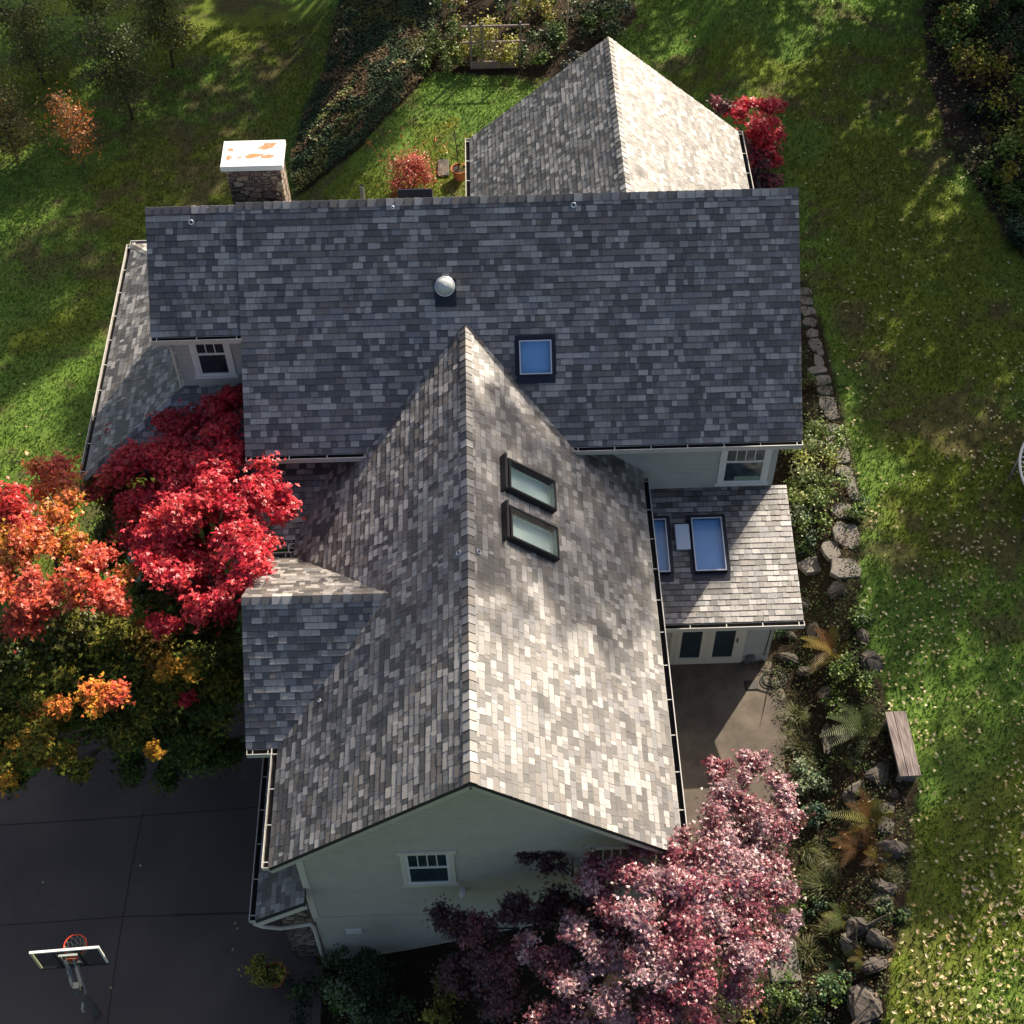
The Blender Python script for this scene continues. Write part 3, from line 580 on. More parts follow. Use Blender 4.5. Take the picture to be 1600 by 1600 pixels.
# chimney
ch = MB(); ch.abox((-5.36, 1.0, -2.0), (-4.13, 1.78, 9.06)); ch = ch.build('chimney', MT['stone'], house, bevel=.02); ch['label'] = 'ledgestone chimney with flat white cap'
cp = MB(); cp.abox((-5.465, .911, 9.06), (-4.047, 1.855, 9.198)); cp = cp.build('chimney_cap', MT['cap'], ch, bevel=.012)
MT['rust'] = mat('rust', (.62, .20, .06), .8, col2=(.55, .24, .16), cscale=9, var=.2, scale=14)
def patch(cx, cy, pts):
    mb = MB(); n = len(pts); z0 = 9.1985; z1 = 9.2015
    mb.add([(cx + a, cy + b, z) for z in (z0, z1) for a, b in pts], [tuple(range(n, 2 * n))] + [(i, (i + 1) % n, n + (i + 1) % n, n + i) for i in range(n)])
    mb.build('rust_stain', MT['rust'], cp)
def blob(rx, ry, rot=0, n=16):
    o = []
    for i in range(n):
        t_ = 2 * math.pi * i / n; r = rng.uniform(.7, 1.2); x, y = rx * r * math.cos(t_), ry * r * math.sin(t_); o.append((x * math.cos(rot) - y * math.sin(rot), x * math.sin(rot) + y * math.cos(rot)))
    return o
for cx, cy, rx, ry, ro in ((-4.45, 1.62, .17, .09, .5), (-4.74, 1.28, .19, .06, .15), (-4.40, 1.25, .12, .05, .2), (-5.28, 1.24, .06, .06, 0), (-5.28, 1.53, .05, .055, .6), (-5.05, 1.24, .05, .02, 0)): patch(cx, cy, blob(rx * 1.3, ry * 1.35, ro))

# ------------------------------------------------------------------ vegetation makers
def rdir(n):
    v = rng.normal(size=(n, 3)); return v / np.linalg.norm(v, axis=1)[:, None]
def leaf_geo(P, N, size, col, lobes=1, wid=.32):
    """P (n,3) centres; N (n,3) normals; returns verts, quads, colours"""
    n = len(P); N = N / np.linalg.norm(N, axis=1)[:, None]
    T = np.cross(N, rdir(n)); T /= np.linalg.norm(T, axis=1)[:, None] + 1e-9; B = np.cross(N, T)
    Vs = []; size = np.broadcast_to(size, (n,))[:, None]
    for k in range(lobes):
        a = 0 if lobes == 1 else (k - (lobes - 1) / 2) * 1.0
        D = T * math.cos(a) + B * math.sin(a); E = -T * math.sin(a) + B * math.cos(a)
        L = size * (1.0 if k == lobes // 2 else .85); st = P - T * size * .35
        Vs.append(np.stack([st, st + D * L * .5 + E * L * wid + N * L * .06, st + D * L - N * L * .12, st + D * L * .5 - E * L * wid + N * L * .06], 1))
    V = np.concatenate(Vs, 1).reshape(-1, 3); q = np.arange(len(V)).reshape(-1, 4)
    return V, q, np.repeat(col, 4 * lobes, axis=0)
def vary(c, n, s=.18, hue=.08):
    c = np.array(c, float); b = np.exp(rng.normal(0, s, (n, 1))); return np.clip(c * b * (1 + rng.normal(0, hue, (n, 3))), .002, .95)
def clump_pts(c, r, n, shell=.55):
    d = rdir(n); rad = np.abs(rng.normal(0, .62, (n, 1))) * .75 + rng.uniform(0, .45, (n, 1)) if shell < .5 else rng.uniform(shell, 1.05, (n, 1)) ** .6; return np.array(c) + d * rad * np.array(r), d
def leaves_obj(name, parts, m, parent, lobes=1, wid=.32):
    V = []; Q = []; C = []; o = 0
    for P, N, s, c in parts:
        v, q, cc = leaf_geo(P, N, s, c, lobes, wid); V.append(v); Q.append(q + o); C.append(cc); o += len(v)
    return bulk(name, np.concatenate(V), np.concatenate(Q), m, np.concatenate(C), parent)
def clumps(lst, dens, size, up=.9, s=.2, sub=5):
    """lst: (centre, (rx,ry,rz), colour[, colour2]); every clump is split in a few uneven sub-clumps"""
    parts = []
    for it in lst:
        c, r, cols = np.array(it[0], float), np.array(it[1], float), it[2:]
        for k in range(sub):
            cc = c + rdir(1)[0] * r * rng.uniform(.25, .8); rr = r * rng.uniform(.32, .62, 3); rr[2] = max(.12, rr[2] * .8)
            n = int(dens * rr[0] * rr[1] * 4) + 6; P, d = clump_pts(cc, rr, n, .25)
            N = d * .5 + rdir(n) * .75 + np.array((0, 0, up)); base = cols[rng.integers(len(cols))]
            cl = vary(base, n, s); mixm = rng.random(n) < .3; cl[mixm] = vary(cols[rng.integers(len(cols))], mixm.sum(), s); parts.append((P, N, rng.uniform(.7, 1.25, n) * size, cl))
    return parts
def limbs(base, forks, r0, m, parent, name='trunk', fork_z=None, bend=.25):
    """one tapered trunk with limbs running to the given points"""
    mb = MB(); base = np.array(base, float); cen = np.mean(forks, 0); top = base + (cen - base) * np.array((.45, .45, .5))
    if fork_z is not None: top[2] = fork_z
    mb.tube([base - (0, 0, .2), base + (top - base) * .5 + rng.normal(0, .05, 3), top], [r0 * 1.25, r0, r0 * .8], 9)
    for f_ in forks:
        f_ = np.array(f_, float); mid = top + (f_ - top) * .5 + np.array((0, 0, np.linalg.norm(f_ - top) * .12)) + rng.normal(0, bend * .3, 3)
        mb.tube([top - (0, 0, .1), mid, f_], [r0 * .55, r0 * .33, r0 * .1], 6)
        for k in range(3):
            e = f_ + rng.normal(0, .2, 3); mb.tube([mid + (f_ - mid) * rng.uniform(.2, .9), e], [r0 * .16, r0 * .05], 4)
    return mb.build(name, m, parent, smooth=True)
# ---- maples
RED = (.58, .022, .045); RED2 = (.66, .05, .06); CRIM = (.52, .02, .036); OR = (.64, .17, .04); OR2 = (.66, .11, .06); YEL = (.50, .26, .03); OLI = (.14, .145, .02); DKG = (.065, .10, .018)
def pix_clumps(lst):
    out = []
    for u, v, z, r, *cols in lst: out.append((atz(u, v, z), (r, r, r * .55)) + tuple(cols))
    return out
t = empty('maple_tree', (-6.2, -5.8, float(H(-6.2, -5.8))), 'bright scarlet maple tree against the left side of the house', 'tree')
rc = pix_clumps([(345, 625, 5.3, .55, CRIM, RED), (355, 670, 5.2, .6, RED, CRIM), (340, 720, 5.0, .7, CRIM, RED), (260, 650, 4.6, .6, CRIM, RED), (240, 700, 4.6, .7, CRIM, RED), (205, 725, 4.2, .6, RED, RED2), (180, 745, 4.0, .45, RED2, OR2), (290, 740, 4.9, .75, CRIM, RED),
    (290, 800, 5.2, .7, RED, RED2), (345, 770, 5.4, .7, RED2, RED), (400, 745, 5.5, .6, RED, RED2), (430, 775, 5.4, .5, RED2, RED), (448, 795, 5.1, .4, RED2), (250, 830, 4.9, .6, RED, RED2), (235, 870, 4.7, .5, RED, CRIM), (265, 895, 4.8, .55, RED2, RED), (370, 820, 5.5, .6, RED, RED2), (385, 860, 5.4, .6, RED2, RED),
    (375, 905, 5.2, .55, RED, RED2), (345, 935, 5.0, .5, RED2, RED), (310, 945, 4.8, .45, RED2, RED), (320, 870, 4.6, .5, CRIM, RED), (260, 980, 3.9, .5, CRIM, RED), (410, 840, 5.0, .45, RED2, RED), (405, 890, 4.6, .4, RED), (285, 700, 4.4, .8, CRIM), (320, 760, 4.2, .9, CRIM), (220, 780, 4.0, .7, CRIM, RED), (335, 640, 4.6, .7, CRIM), (290, 1090, 2.6, .25, CRIM), (200, 690, 3.6, .7, CRIM), (170, 760, 3.2, .8, CRIM, RED), (230, 830, 3.4, .8, CRIM), (320, 690, 3.9, .8, CRIM), (370, 700, 4.4, .6, CRIM, RED), (360, 620, 4.9, .45, CRIM, RED), (300, 650, 4.4, .7, CRIM), (270, 760, 3.6, .9, CRIM), (370, 780, 4.2, .8, CRIM, RED), (250, 870, 3.2, .6, CRIM), (300, 900, 2.6, .8, CRIM), (330, 935, 2.4, .8, CRIM, DKG), (290, 860, 3.0, .7, CRIM), (280, 930, 2.2, .7, DKG)])
leaves_obj('crown', clumps(rc, 480, .09, up=.9, s=.28, sub=8), MT['redleaf'], t, lobes=3, wid=.22)
limbs(t.location, [c[0] for c in rc[::3]], .13, MT['bark'], t, fork_z=.4)
t = empty('maple_tree', (-10.3, -6.6, float(H(-10.3, -6.6))), 'orange and yellow maple tree at the left edge beside the driveway', 'tree')
oc = pix_clumps([(75, 745, 4.6, .7, OR, OR2), (20, 790, 4.8, .7, OR2, (.62, .05, .04)), (100, 790, 4.8, .6, OR, YEL), (60, 840, 4.7, .8, OR, OR2), (10, 850, 4.6, .7, OR, YEL), (100, 850, 4.5, .5, OR, YEL), (5, 910, 4.5, .7, OR2, OR), (60, 920, 4.6, .6, OR2, (.6, .12, .06)), (-40, 820, 4.6, .9, OR, OR2), (-50, 920, 4.4, .9, OR2, OR),
    (130, 890, 4.8, .55, OR2, OR), (165, 920, 4.8, .5, OR2, (.65, .06, .03)), (195, 900, 4.5, .4, YEL, OR), (150, 870, 4.7, .5, OR2), (120, 930, 4.6, .5, OR, OR2), (185, 940, 4.4, .4, OR2), (40, 960, 4.2, .6, (.45, .06, .03), OR2), (150, 750, 3.2, .7, OLI, (.25, .10, .02)), (180, 800, 3.0, .8, OLI, DKG), (110, 960, 3.2, .8, OLI, DKG), (0, 1000, 3.2, .9, OLI, DKG)])
leaves_obj('crown', clumps(oc, 460, .085, s=.28, sub=8), MT['redleaf'], t, lobes=3, wid=.24)
limbs(t.location, [c[0] for c in oc[::2]], .12, MT['bark'], t, fork_z=.6)
t = empty('maple_tree', (-7.7, -7.0, float(H(-7.7, -7.0))), 'olive green maple with a few orange tips overhanging the driveway', 'tree')
gc = pix_clumps([(80, 1040, 2.6, .9, OLI, DKG), (20, 1060, 2.4, .9, OLI, DKG), (180, 1020, 2.6, .9, OLI, DKG), (230, 1000, 2.8, .8, OLI, (.15, .10, .015)), (300, 1050, 2.6, .8, DKG, OLI), (340, 1100, 2.2, .8, DKG, OLI), (250, 1100, 2.3, .8, OLI, DKG), (140, 1080, 3.7, .5, OR, YEL), (185, 1085, 3.7, .4, OR2, OR), (95, 1100, 3.5, .35, YEL, OR),
    (60, 1160, 2.6, .6, (.25, .15, .02), OLI), (30, 1190, 2.0, .6, OLI, YEL), (90, 1180, 2.2, .5, OLI, (.25, .15, .02)), (20, 1215, 1.2, .4, DKG, OLI), (120, 1200, 1.3, .4, OLI, DKG), (200, 1150, 1.8, .7, DKG, OLI), (290, 1160, 1.6, .7, DKG), (210, 1200, .8, .55, DKG), (330, 1180, 1.0, .6, DKG), (160, 980, 3.0, .7, OLI), (260, 1045, 3.4, .4, (.3, .18, .02), YEL), (300, 1040, 3.3, .35, YEL, OLI), (240, 1170, 2.4, .3, YEL), (60, 1110, 2.4, .7, OLI, (.22, .09, .02)), (360, 1030, 2.2, .7, DKG), (-40, 1130, 2.2, .9, OLI, DKG), (330, 960, 2.0, .9, DKG, OLI), (60, 1000, 2.4, .9, DKG, OLI), (130, 1040, 2.0, 1.0, DKG), (100, 1120, 1.6, .9, DKG, OLI), (170, 1100, 1.6, .9, DKG), (250, 1130, 1.4, .9, DKG), (320, 1140, 1.4, .9, DKG), (350, 1060, 1.8, .9, DKG), (200, 1060, 1.9, 1.0, DKG, OLI), (280, 1000, 1.8, 1.0, DKG), (40, 1130, 1.4, .9, DKG, OLI), (0, 1180, 1.2, .8, DKG, OLI), (250, 930, 2.4, .8, DKG), (150, 850, 2.4, .9, DKG, OLI), (360, 1180, .6, .5, DKG), (270, 1200, .6, .6, DKG)])
leaves_obj('crown', clumps(gc, 380, .085, s=.4, sub=9), MT['dullleaf'], t, lobes=3, wid=.24)
limbs(t.location, [c[0] for c in gc[::2]], .12, MT['bark'], t, fork_z=-.4)
PK = (.20, .05, .066); PK2 = (.26, .045, .07); PK3 = (.38, .22, .24); PKD = (.06, .010, .018)  # PK3 paints pale glints, PKD shaded foliage, into the leaf colour
t = empty('japanese_maple', (4.3, -14.2, float(H(4.3, -14.2))), 'pinkish crimson japanese maple with glossy leaves beside the patio', 'tree')
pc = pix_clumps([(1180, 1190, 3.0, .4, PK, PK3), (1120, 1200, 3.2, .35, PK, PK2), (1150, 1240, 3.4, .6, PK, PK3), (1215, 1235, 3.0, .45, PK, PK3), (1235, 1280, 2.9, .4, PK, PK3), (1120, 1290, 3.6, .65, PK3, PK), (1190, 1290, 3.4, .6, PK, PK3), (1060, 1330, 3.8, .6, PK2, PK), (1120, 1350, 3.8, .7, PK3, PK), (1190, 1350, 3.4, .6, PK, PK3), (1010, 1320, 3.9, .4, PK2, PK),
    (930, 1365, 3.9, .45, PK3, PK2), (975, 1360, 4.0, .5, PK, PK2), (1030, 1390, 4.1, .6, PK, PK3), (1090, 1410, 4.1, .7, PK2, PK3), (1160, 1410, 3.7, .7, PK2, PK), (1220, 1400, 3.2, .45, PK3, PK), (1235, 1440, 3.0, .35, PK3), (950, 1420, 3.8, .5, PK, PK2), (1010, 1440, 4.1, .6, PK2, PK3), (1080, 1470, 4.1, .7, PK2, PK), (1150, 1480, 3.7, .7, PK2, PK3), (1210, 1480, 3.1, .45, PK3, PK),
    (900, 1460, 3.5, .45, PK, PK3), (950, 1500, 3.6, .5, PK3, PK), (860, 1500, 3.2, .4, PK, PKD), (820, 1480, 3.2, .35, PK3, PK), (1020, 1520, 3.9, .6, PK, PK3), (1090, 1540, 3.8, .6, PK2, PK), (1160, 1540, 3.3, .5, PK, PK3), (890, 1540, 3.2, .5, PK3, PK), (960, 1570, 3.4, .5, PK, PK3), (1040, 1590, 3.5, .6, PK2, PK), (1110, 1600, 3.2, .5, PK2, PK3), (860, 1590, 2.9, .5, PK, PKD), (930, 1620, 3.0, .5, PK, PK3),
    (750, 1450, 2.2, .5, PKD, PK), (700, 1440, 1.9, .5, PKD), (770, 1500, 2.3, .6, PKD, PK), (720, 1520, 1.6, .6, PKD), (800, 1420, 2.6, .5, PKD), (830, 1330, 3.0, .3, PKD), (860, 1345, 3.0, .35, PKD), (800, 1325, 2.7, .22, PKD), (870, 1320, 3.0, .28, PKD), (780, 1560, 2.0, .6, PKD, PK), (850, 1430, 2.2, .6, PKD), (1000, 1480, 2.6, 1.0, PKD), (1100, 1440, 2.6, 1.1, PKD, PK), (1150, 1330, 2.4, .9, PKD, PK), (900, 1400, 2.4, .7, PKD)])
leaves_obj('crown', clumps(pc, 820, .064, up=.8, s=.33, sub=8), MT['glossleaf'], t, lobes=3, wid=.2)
limbs(t.location, [c[0] for c in pc[::3]], .11, MT['darkbark'], t, fork_z=.7)
t = empty('japanese_maple', (8.75, 8.2, float(H(8.75, 8.2))), 'dark red japanese maple tucked behind the rear gable roof', 'tree')
bc = pix_clumps([(1130, 165, 2.2, 0.54, PK2, PKD), (1165, 175, 2.3, 0.61, RED, CRIM), (1195, 165, 2.0, 0.54, RED, CRIM), (1180, 200, 2.2, 0.74, RED, CRIM), (1205, 205, 1.9, 0.54, CRIM, RED), (1190, 235, 1.9, 0.68, CRIM, PK2), (1185, 265, 1.5, 0.68, PK2, PKD), (1205, 245, 1.6, 0.47, CRIM), (1190, 285, 1.2, 0.68, PKD, PK2), (1160, 220, 1.6, 0.81, PKD, CRIM)])
leaves_obj('crown', clumps(bc, 420, .10, s=.25), MT['redleaf'], t, lobes=3, wid=.22)
limbs(t.location, [c[0] for c in bc[::2]], .07, MT['darkbark'], t, fork_z=1.5)
# ---- shrubs
def shrub(name, u, v, r, h, cols, label, n=900, size=.09, cat='shrub', group=None, mt='leaf', lobes=1, stems=5, at_=None, up=.6, wid=.32, spiky=False):
    p = at(u, v) if at_ is None else np.array(at_, float); o = empty(name, tuple(p), label, cat, group); parts = []
    k = 9; cl = []
    for i in range(k):
        a = rng.uniform(0, 6.28); q = rng.uniform(.1, .75) ** .7 * r
        cl.append(p + np.array((math.cos(a) * q, math.sin(a) * q, h * rng.uniform(.35, .85) * (1.1 - .5 * q / r))))
    for c in cl:
        m_ = n // k; rr = np.array((r * .42, r * .42, h * .3)) * rng.uniform(.7, 1.25, 3); P, d = clump_pts(c, rr, m_, .2); P[:, 2] = np.maximum(P[:, 2], p[2] + .04)
        parts.append((P, d * .6 + rdir(m_) * .7 + np.array((0, 0, up)), rng.uniform(.7, 1.3, m_) * size, vary(cols[rng.integers(len(cols))], m_, .25)))
    if spiky:
        for i in range(22):
            d = n_((rng.normal(0, .5), rng.normal(0, .5), rng.uniform(.35, 1))); L = rng.uniform(.7, 1.15) * math.hypot(r, h) ; m_ = 26; tt = rng.uniform(.3, 1, (m_, 1)); P = p + d * tt * L + rng.normal(0, .03, (m_, 3))
            parts.append((P, rdir(m_) + d * .6, rng.uniform(.7, 1.2, m_) * size, vary(cols[rng.integers(len(cols))], m_, .22)))
    leaves_obj('foliage', parts, MT[mt], o, lobes, wid)
    mb = MB()
    for i in range(stems):
        c = cl[i % k]; mb.tube([p - (0, 0, .1) + np.array((rng.uniform(-.08, .08), rng.uniform(-.08, .08), 0)), (p + c) / 2 + rng.normal(0, .04, 3), c], [.025, .018, .006], 5)
    mb.build('stem', MT['bark'], o); return o
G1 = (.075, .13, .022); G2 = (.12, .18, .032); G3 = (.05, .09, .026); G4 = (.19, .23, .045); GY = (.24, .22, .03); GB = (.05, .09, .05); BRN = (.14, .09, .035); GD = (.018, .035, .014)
shrub('burning_bush', 636, 298, 1.12, 1.45, [(.46, .10, .06), (.42, .07, .05), (.40, .14, .07)], 'salmon red bush behind the main ridge beside the lawn', 4500, .085, spiky=True, mt='redleaf', wid=.2)
for (u, v, r, h, cols, lb, n) in [
    (700, 78, .85, 1.3, [G1, G2, GY], 'leafy green shrub leftmost against the rear trellis', 900), (688, 108, .75, .9, [G1, G2], 'low green shrub at the corner of the rear lawn', 800),
    (770, 90, 1.1, 1.5, [GY, G4, (.30, .30, .05)], 'bright yellow green shrub growing through the rear trellis', 1500), (725, 100, .65, .8, [GY, G2], 'small yellow green shrub beside the trellis plank', 600),
    (840, 95, .9, 1.2, [G3, GD, G1], 'dark rounded shrub right of the yellow green shrub', 1100), (868, 82, .7, 1.3, [G3, G1], 'dark shrub just left of the bare pale trunk', 800),
    (830, 35, .85, 1.3, [G1, GY, G2], 'green and yellow shrub behind the dark rounded shrub', 900), (705, 30, .7, 1.0, [GY, BRN, G3], 'thin yellowing shrub at the top edge left of the trellis', 500),
    (790, 20, .5, .8, [GB, G1], 'small blue green plant at the top edge above the trellis', 400), (760, -5, .8, 1.4, [G2, GD], 'green shrub cut by the top edge of the photo', 700), (870, 2, .8, 1.2, [G2, G1], 'bushy green shrub at the top edge beside the pale trunk', 700),
    (945, 60, 1.0, 1.1, [G3, GB, G1], 'broad dark green shrub behind the rear gable peak', 1300), (960, 25, .95, 1.0, [G3, GB], 'dark bluish shrub at the lawn corner above the gable peak', 1200), (915, 35, .8, .9, [GD, G3], 'very dark low shrub between pale trunk and gable', 900),
    (898, 108, .5, .6, [(.13, .15, .13), (.16, .17, .14)], 'small silver grey shrub beside the rear gable edge', 500)]:
    shrub('shrub', u, v, r, h, cols, lb, n, .10)
for (u, v, r, h, cols, lb, n) in [
    (1240, 700, .75, 1.0, [G2, (.22, .30, .06), (.28, .36, .12)], 'light green shrub at the main roof corner beside the flagstones', 1000), (1258, 742, .95, 1.1, [(.26, .31, .06), (.32, .34, .08), (.36, .42, .18)], 'pale yellow green shrub in the middle of the side bed', 1300),
    (1285, 700, .65, .8, [G2, (.17, .26, .06)], 'dark green shrub touching the flagstone edging', 700), (1285, 772, .7, .85, [G2, (.2, .28, .08)], 'mid green shrub beside the lower flagstones', 800), (1248, 800, .75, .95, [(.22, .3, .08), G4, (.36, .42, .24)], 'sunlit green shrub beside the extension roof edge', 900),
    (1275, 832, .65, .7, [G2, (.14, .2, .11)], 'low green shrub spilling over the flagstones', 700), (1330, 800, .42, .45, [G1, G2], 'small green shrub growing out over the lawn', 450), (1345, 785, .25, .3, [GB, (.12, .2, .1)], 'tiny pale green tuft on the lawn edge', 150), (1255, 860, .5, .5, [G1, GD], 'dark shrub at the lower end of the side bed', 500),
    (1240, 640, .4, .5, [GY, BRN, G2], 'sparse yellowing plant under the main roof edge', 260), (1262, 600, .35, .35, [BRN, G1], 'small brownish plant beside the upper flagstones', 200),
    (1218, 990, .35, .5, [G3, GD], 'dark leafy shrub at the corner of the extension wall', 450), (1330, 1060, .55, .55, [G2, G1], 'bright green spreading shrub left of the bench', 900), (1300, 1105, .4, .4, [G1, G2], 'small green shrub between patio and bench', 400),
    (1262, 1225, .5, .6, [(.20, .25, .15), (.17, .22, .12), (.12, .18, .09)], 'silvery green shrub between patio and pink maple', 900), (1275, 1280, .4, .5, [GB, (.10, .16, .09)], 'grey green shrub right of the pink maple', 500), (1340, 970, .45, .4, [G3, G1, (.16, .2, .1)], 'mixed green shrub on the lawn edge above the square boulder', 500),
    (1395, 1430, .4, .35, [GD, G3], 'dark glossy shrub on the lawn side of the rock row', 450), (1270, 1420, .35, .4, [G1, GB], 'small green shrub under the right side of the pink maple', 350), (1305, 1545, .45, .45, [G1, (.14, .24, .1)], 'pale tipped green shrub beside the big round boulder', 450), (1220, 1560, .5, .5, [G3, G1], 'dark green shrub at the bottom edge under the pink maple', 500), (1255, 1590, .5, .45, [GD, G1], 'dark leafy shrub at the bottom edge of the rock garden', 450), (1180, 1595, .35, .35, [GY, G4], 'small yellow green shrub at the bottom edge', 250)]:
    shrub('shrub', u, v, r, h, cols, lb, n, .075)
for (u, v, r, h, cols, lb, n, sz) in [
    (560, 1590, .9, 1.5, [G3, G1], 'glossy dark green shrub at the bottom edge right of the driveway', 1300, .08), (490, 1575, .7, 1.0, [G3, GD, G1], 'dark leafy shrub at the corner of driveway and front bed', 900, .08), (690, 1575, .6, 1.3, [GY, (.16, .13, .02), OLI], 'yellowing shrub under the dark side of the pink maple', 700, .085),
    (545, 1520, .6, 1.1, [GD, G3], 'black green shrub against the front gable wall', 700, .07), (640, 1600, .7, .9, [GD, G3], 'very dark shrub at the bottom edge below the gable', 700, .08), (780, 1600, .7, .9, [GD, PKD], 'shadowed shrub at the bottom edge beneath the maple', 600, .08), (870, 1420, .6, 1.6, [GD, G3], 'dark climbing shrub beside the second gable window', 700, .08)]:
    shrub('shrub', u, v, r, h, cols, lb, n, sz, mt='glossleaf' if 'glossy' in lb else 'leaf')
# dark conical conifer in front of the gable
p = at(590, 1560); o = empty('conifer_shrub', tuple(p), 'dark pointed conifer shrub in front of the gable wall', 'shrub'); parts = []
for i in range(60):
    z = rng.uniform(.1, 1) ; rr = .85 * (1 - z) + .08; a = rng.uniform(0, 6.28); m_ = 40; tt = rng.uniform(.2, 1, (m_, 1)); d = np.array((math.cos(a) * rr, math.sin(a) * rr, .25 * rr))
    parts.append((p + np.array((0, 0, z * 2.6)) + d * tt + rng.normal(0, .05, (m_, 3)), rdir(m_) + (0, 0, .6), rng.uniform(.06, .1, m_), vary((.022, .04, .022), m_, .2)))
leaves_obj('foliage', parts, MT['dullleaf'], o); mb = MB(); mb.tube([p - (0, 0, .1), p + (0, 0, 2.5)], [.06, .015], 6); mb.build('stem', MT['bark'], o)
# hedge at the top right
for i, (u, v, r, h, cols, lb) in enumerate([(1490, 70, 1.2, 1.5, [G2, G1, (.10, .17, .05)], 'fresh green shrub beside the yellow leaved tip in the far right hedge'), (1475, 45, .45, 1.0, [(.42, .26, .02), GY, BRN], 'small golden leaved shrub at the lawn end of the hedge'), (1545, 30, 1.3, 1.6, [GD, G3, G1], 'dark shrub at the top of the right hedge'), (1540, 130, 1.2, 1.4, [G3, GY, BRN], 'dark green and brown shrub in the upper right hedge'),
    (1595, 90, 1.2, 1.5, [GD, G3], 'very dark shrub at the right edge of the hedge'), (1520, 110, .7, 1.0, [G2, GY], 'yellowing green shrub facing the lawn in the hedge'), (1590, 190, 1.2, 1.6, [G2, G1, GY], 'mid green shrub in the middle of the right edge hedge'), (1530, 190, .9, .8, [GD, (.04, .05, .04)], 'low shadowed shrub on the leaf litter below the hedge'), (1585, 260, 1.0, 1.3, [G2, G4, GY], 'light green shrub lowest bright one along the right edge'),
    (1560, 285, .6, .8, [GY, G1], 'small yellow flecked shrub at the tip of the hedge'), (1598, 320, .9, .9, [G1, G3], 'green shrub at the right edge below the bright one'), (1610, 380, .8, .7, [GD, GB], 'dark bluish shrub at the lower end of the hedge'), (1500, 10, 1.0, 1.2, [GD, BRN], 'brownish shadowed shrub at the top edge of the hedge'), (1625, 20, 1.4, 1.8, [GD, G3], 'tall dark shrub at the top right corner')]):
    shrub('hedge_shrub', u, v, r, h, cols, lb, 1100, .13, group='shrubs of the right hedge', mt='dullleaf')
n = 16000; x = rng.uniform(14.5, 24, n * 2); y = rng.uniform(5, 26, n * 2); k = inpoly(x, y, MULCH) & (fbm(x, y, .5, 3) + .05 * (x - 17) > .44); x, y = x[k], y[k]; m_ = len(x)
cc = vary((.045, .065, .022), m_, .4); k = fbm(x + 11, y, .9, 3) > .57; cc[k] = vary((.14, .12, .03), k.sum(), .35); k = fbm(x - 11, y, 1.2, 3) > .6; cc[k] = vary((.09, .13, .05), k.sum(), .3)
tag(leaves_obj('undergrowth', [(np.stack([x, y, H(x, y) + .08 + rng.random(m_) ** .6 * np.clip(1.6 * (fbm(x, y, .6, 3) - .25), .1, 1.0)], -1), rdir(m_) * .7 + (0, 0, .7), rng.uniform(.09, .17, m_), cc)], MT['dullleaf'], None), 'dark tangled undergrowth filling the right hedge', 'undergrowth', kind='stuff')
# ivy bank
n = 15000; bx = np.array([p[:2] for p in IVY]); x = rng.uniform(bx[:, 0].min(), bx[:, 0].max(), n * 2); y = rng.uniform(bx[:, 1].min(), bx[:, 1].max(), n * 2); k = inpoly(x, y, IVY); x, y = x[k], y[k]
P = np.stack([x, y, H(x, y) + .08 + .35 * fbm(x, y, 1.3, 3) * rng.uniform(.3, 1, len(x))], -1)
cc = vary((.030, .058, .022), len(x), .3); w_ = fbm(x, y, .8, 3) > .62; cc[w_] = vary((.075, .085, .02), w_.sum(), .25); w_ = (fbm(x + 9, y, 1.1, 3) > .66); cc[w_] = vary((.12, .085, .04), w_.sum(), .25)
tag(leaves_obj('ivy_bank', [(P, rdir(len(x)) * .6 + (0, 0, 1), rng.uniform(.07, .13, len(x)), cc)], MT['dullleaf'], None), 'dark ivy ground cover on the bank behind the chimney', 'ivy', kind='stuff')
def bramble(u, v, pts, cols, label, n=140, size=.11):
    p = at(u, v); o = empty('bramble', tuple(p), label, 'bramble'); mb = MB(); parts = []
    for a in pts:
        q = [p + np.array(b) for b in a]; q = [np.array((b[0], b[1], float(H(b[0], b[1])) + b[2] - p[2])) for b in q]; mb.tube(q, .014, 5); m_ = n // len(pts)
        s_ = rng.integers(0, len(q) - 1, m_); tt = rng.random((m_, 1)); Q = np.array(q); P = Q[s_] * (1 - tt) + Q[s_ + 1] * tt + rng.normal(0, .08, (m_, 3)) * (1, 1, .5)
        parts.append((P, rdir(m_) * .5 + (0, 0, 1), rng.uniform(.7, 1.3, m_) * size, vary(cols[rng.integers(len(cols))], m_, .2)))
    mb.build('stem', MT['bark'], o); leaves_obj('foliage', parts, MT['leaf'], o)
bramble(495, 215, [[(0, 0, .1), (.3, .5, .5), (.9, .8, .55), (1.3, .9, .4)], [(0, 0, .1), (.2, .2, .5), (.7, .5, .6)], [(0, 0, .1), (-.1, -.4, .4), (.3, -.6, .2)]], [(.20, .22, .05), (.14, .17, .05)], 'arching pale green bramble shoot at the foot of the ivy bank')
bramble(520, 75, [[(0, 0, .1), (.4, -.4, .7), (.9, -1.2, .2)], [(0, .3, .1), (.5, 0, .6), (.9, -.8, .3)], [(-.2, -.6, .1), (.3, -1.0, .5), (.9, -1.7, .2)], [(.2, .8, .1), (.6, .9, .6), (1, .6, .4)]], [(.14, .12, .04), (.17, .12, .05), G1], 'straggly brown bramble canes on the left side of the ivy')
bramble(640, 100, [[(0, 0, .1), (.3, .2, .4), (.5, .5, .3)], [(0, 0, .1), (-.3, -.4, .4), (-.7, -.7, .2)]], [(.22, .18, .05), (.18, .20, .08)], 'small yellowed bramble on the upper edge of the ivy')
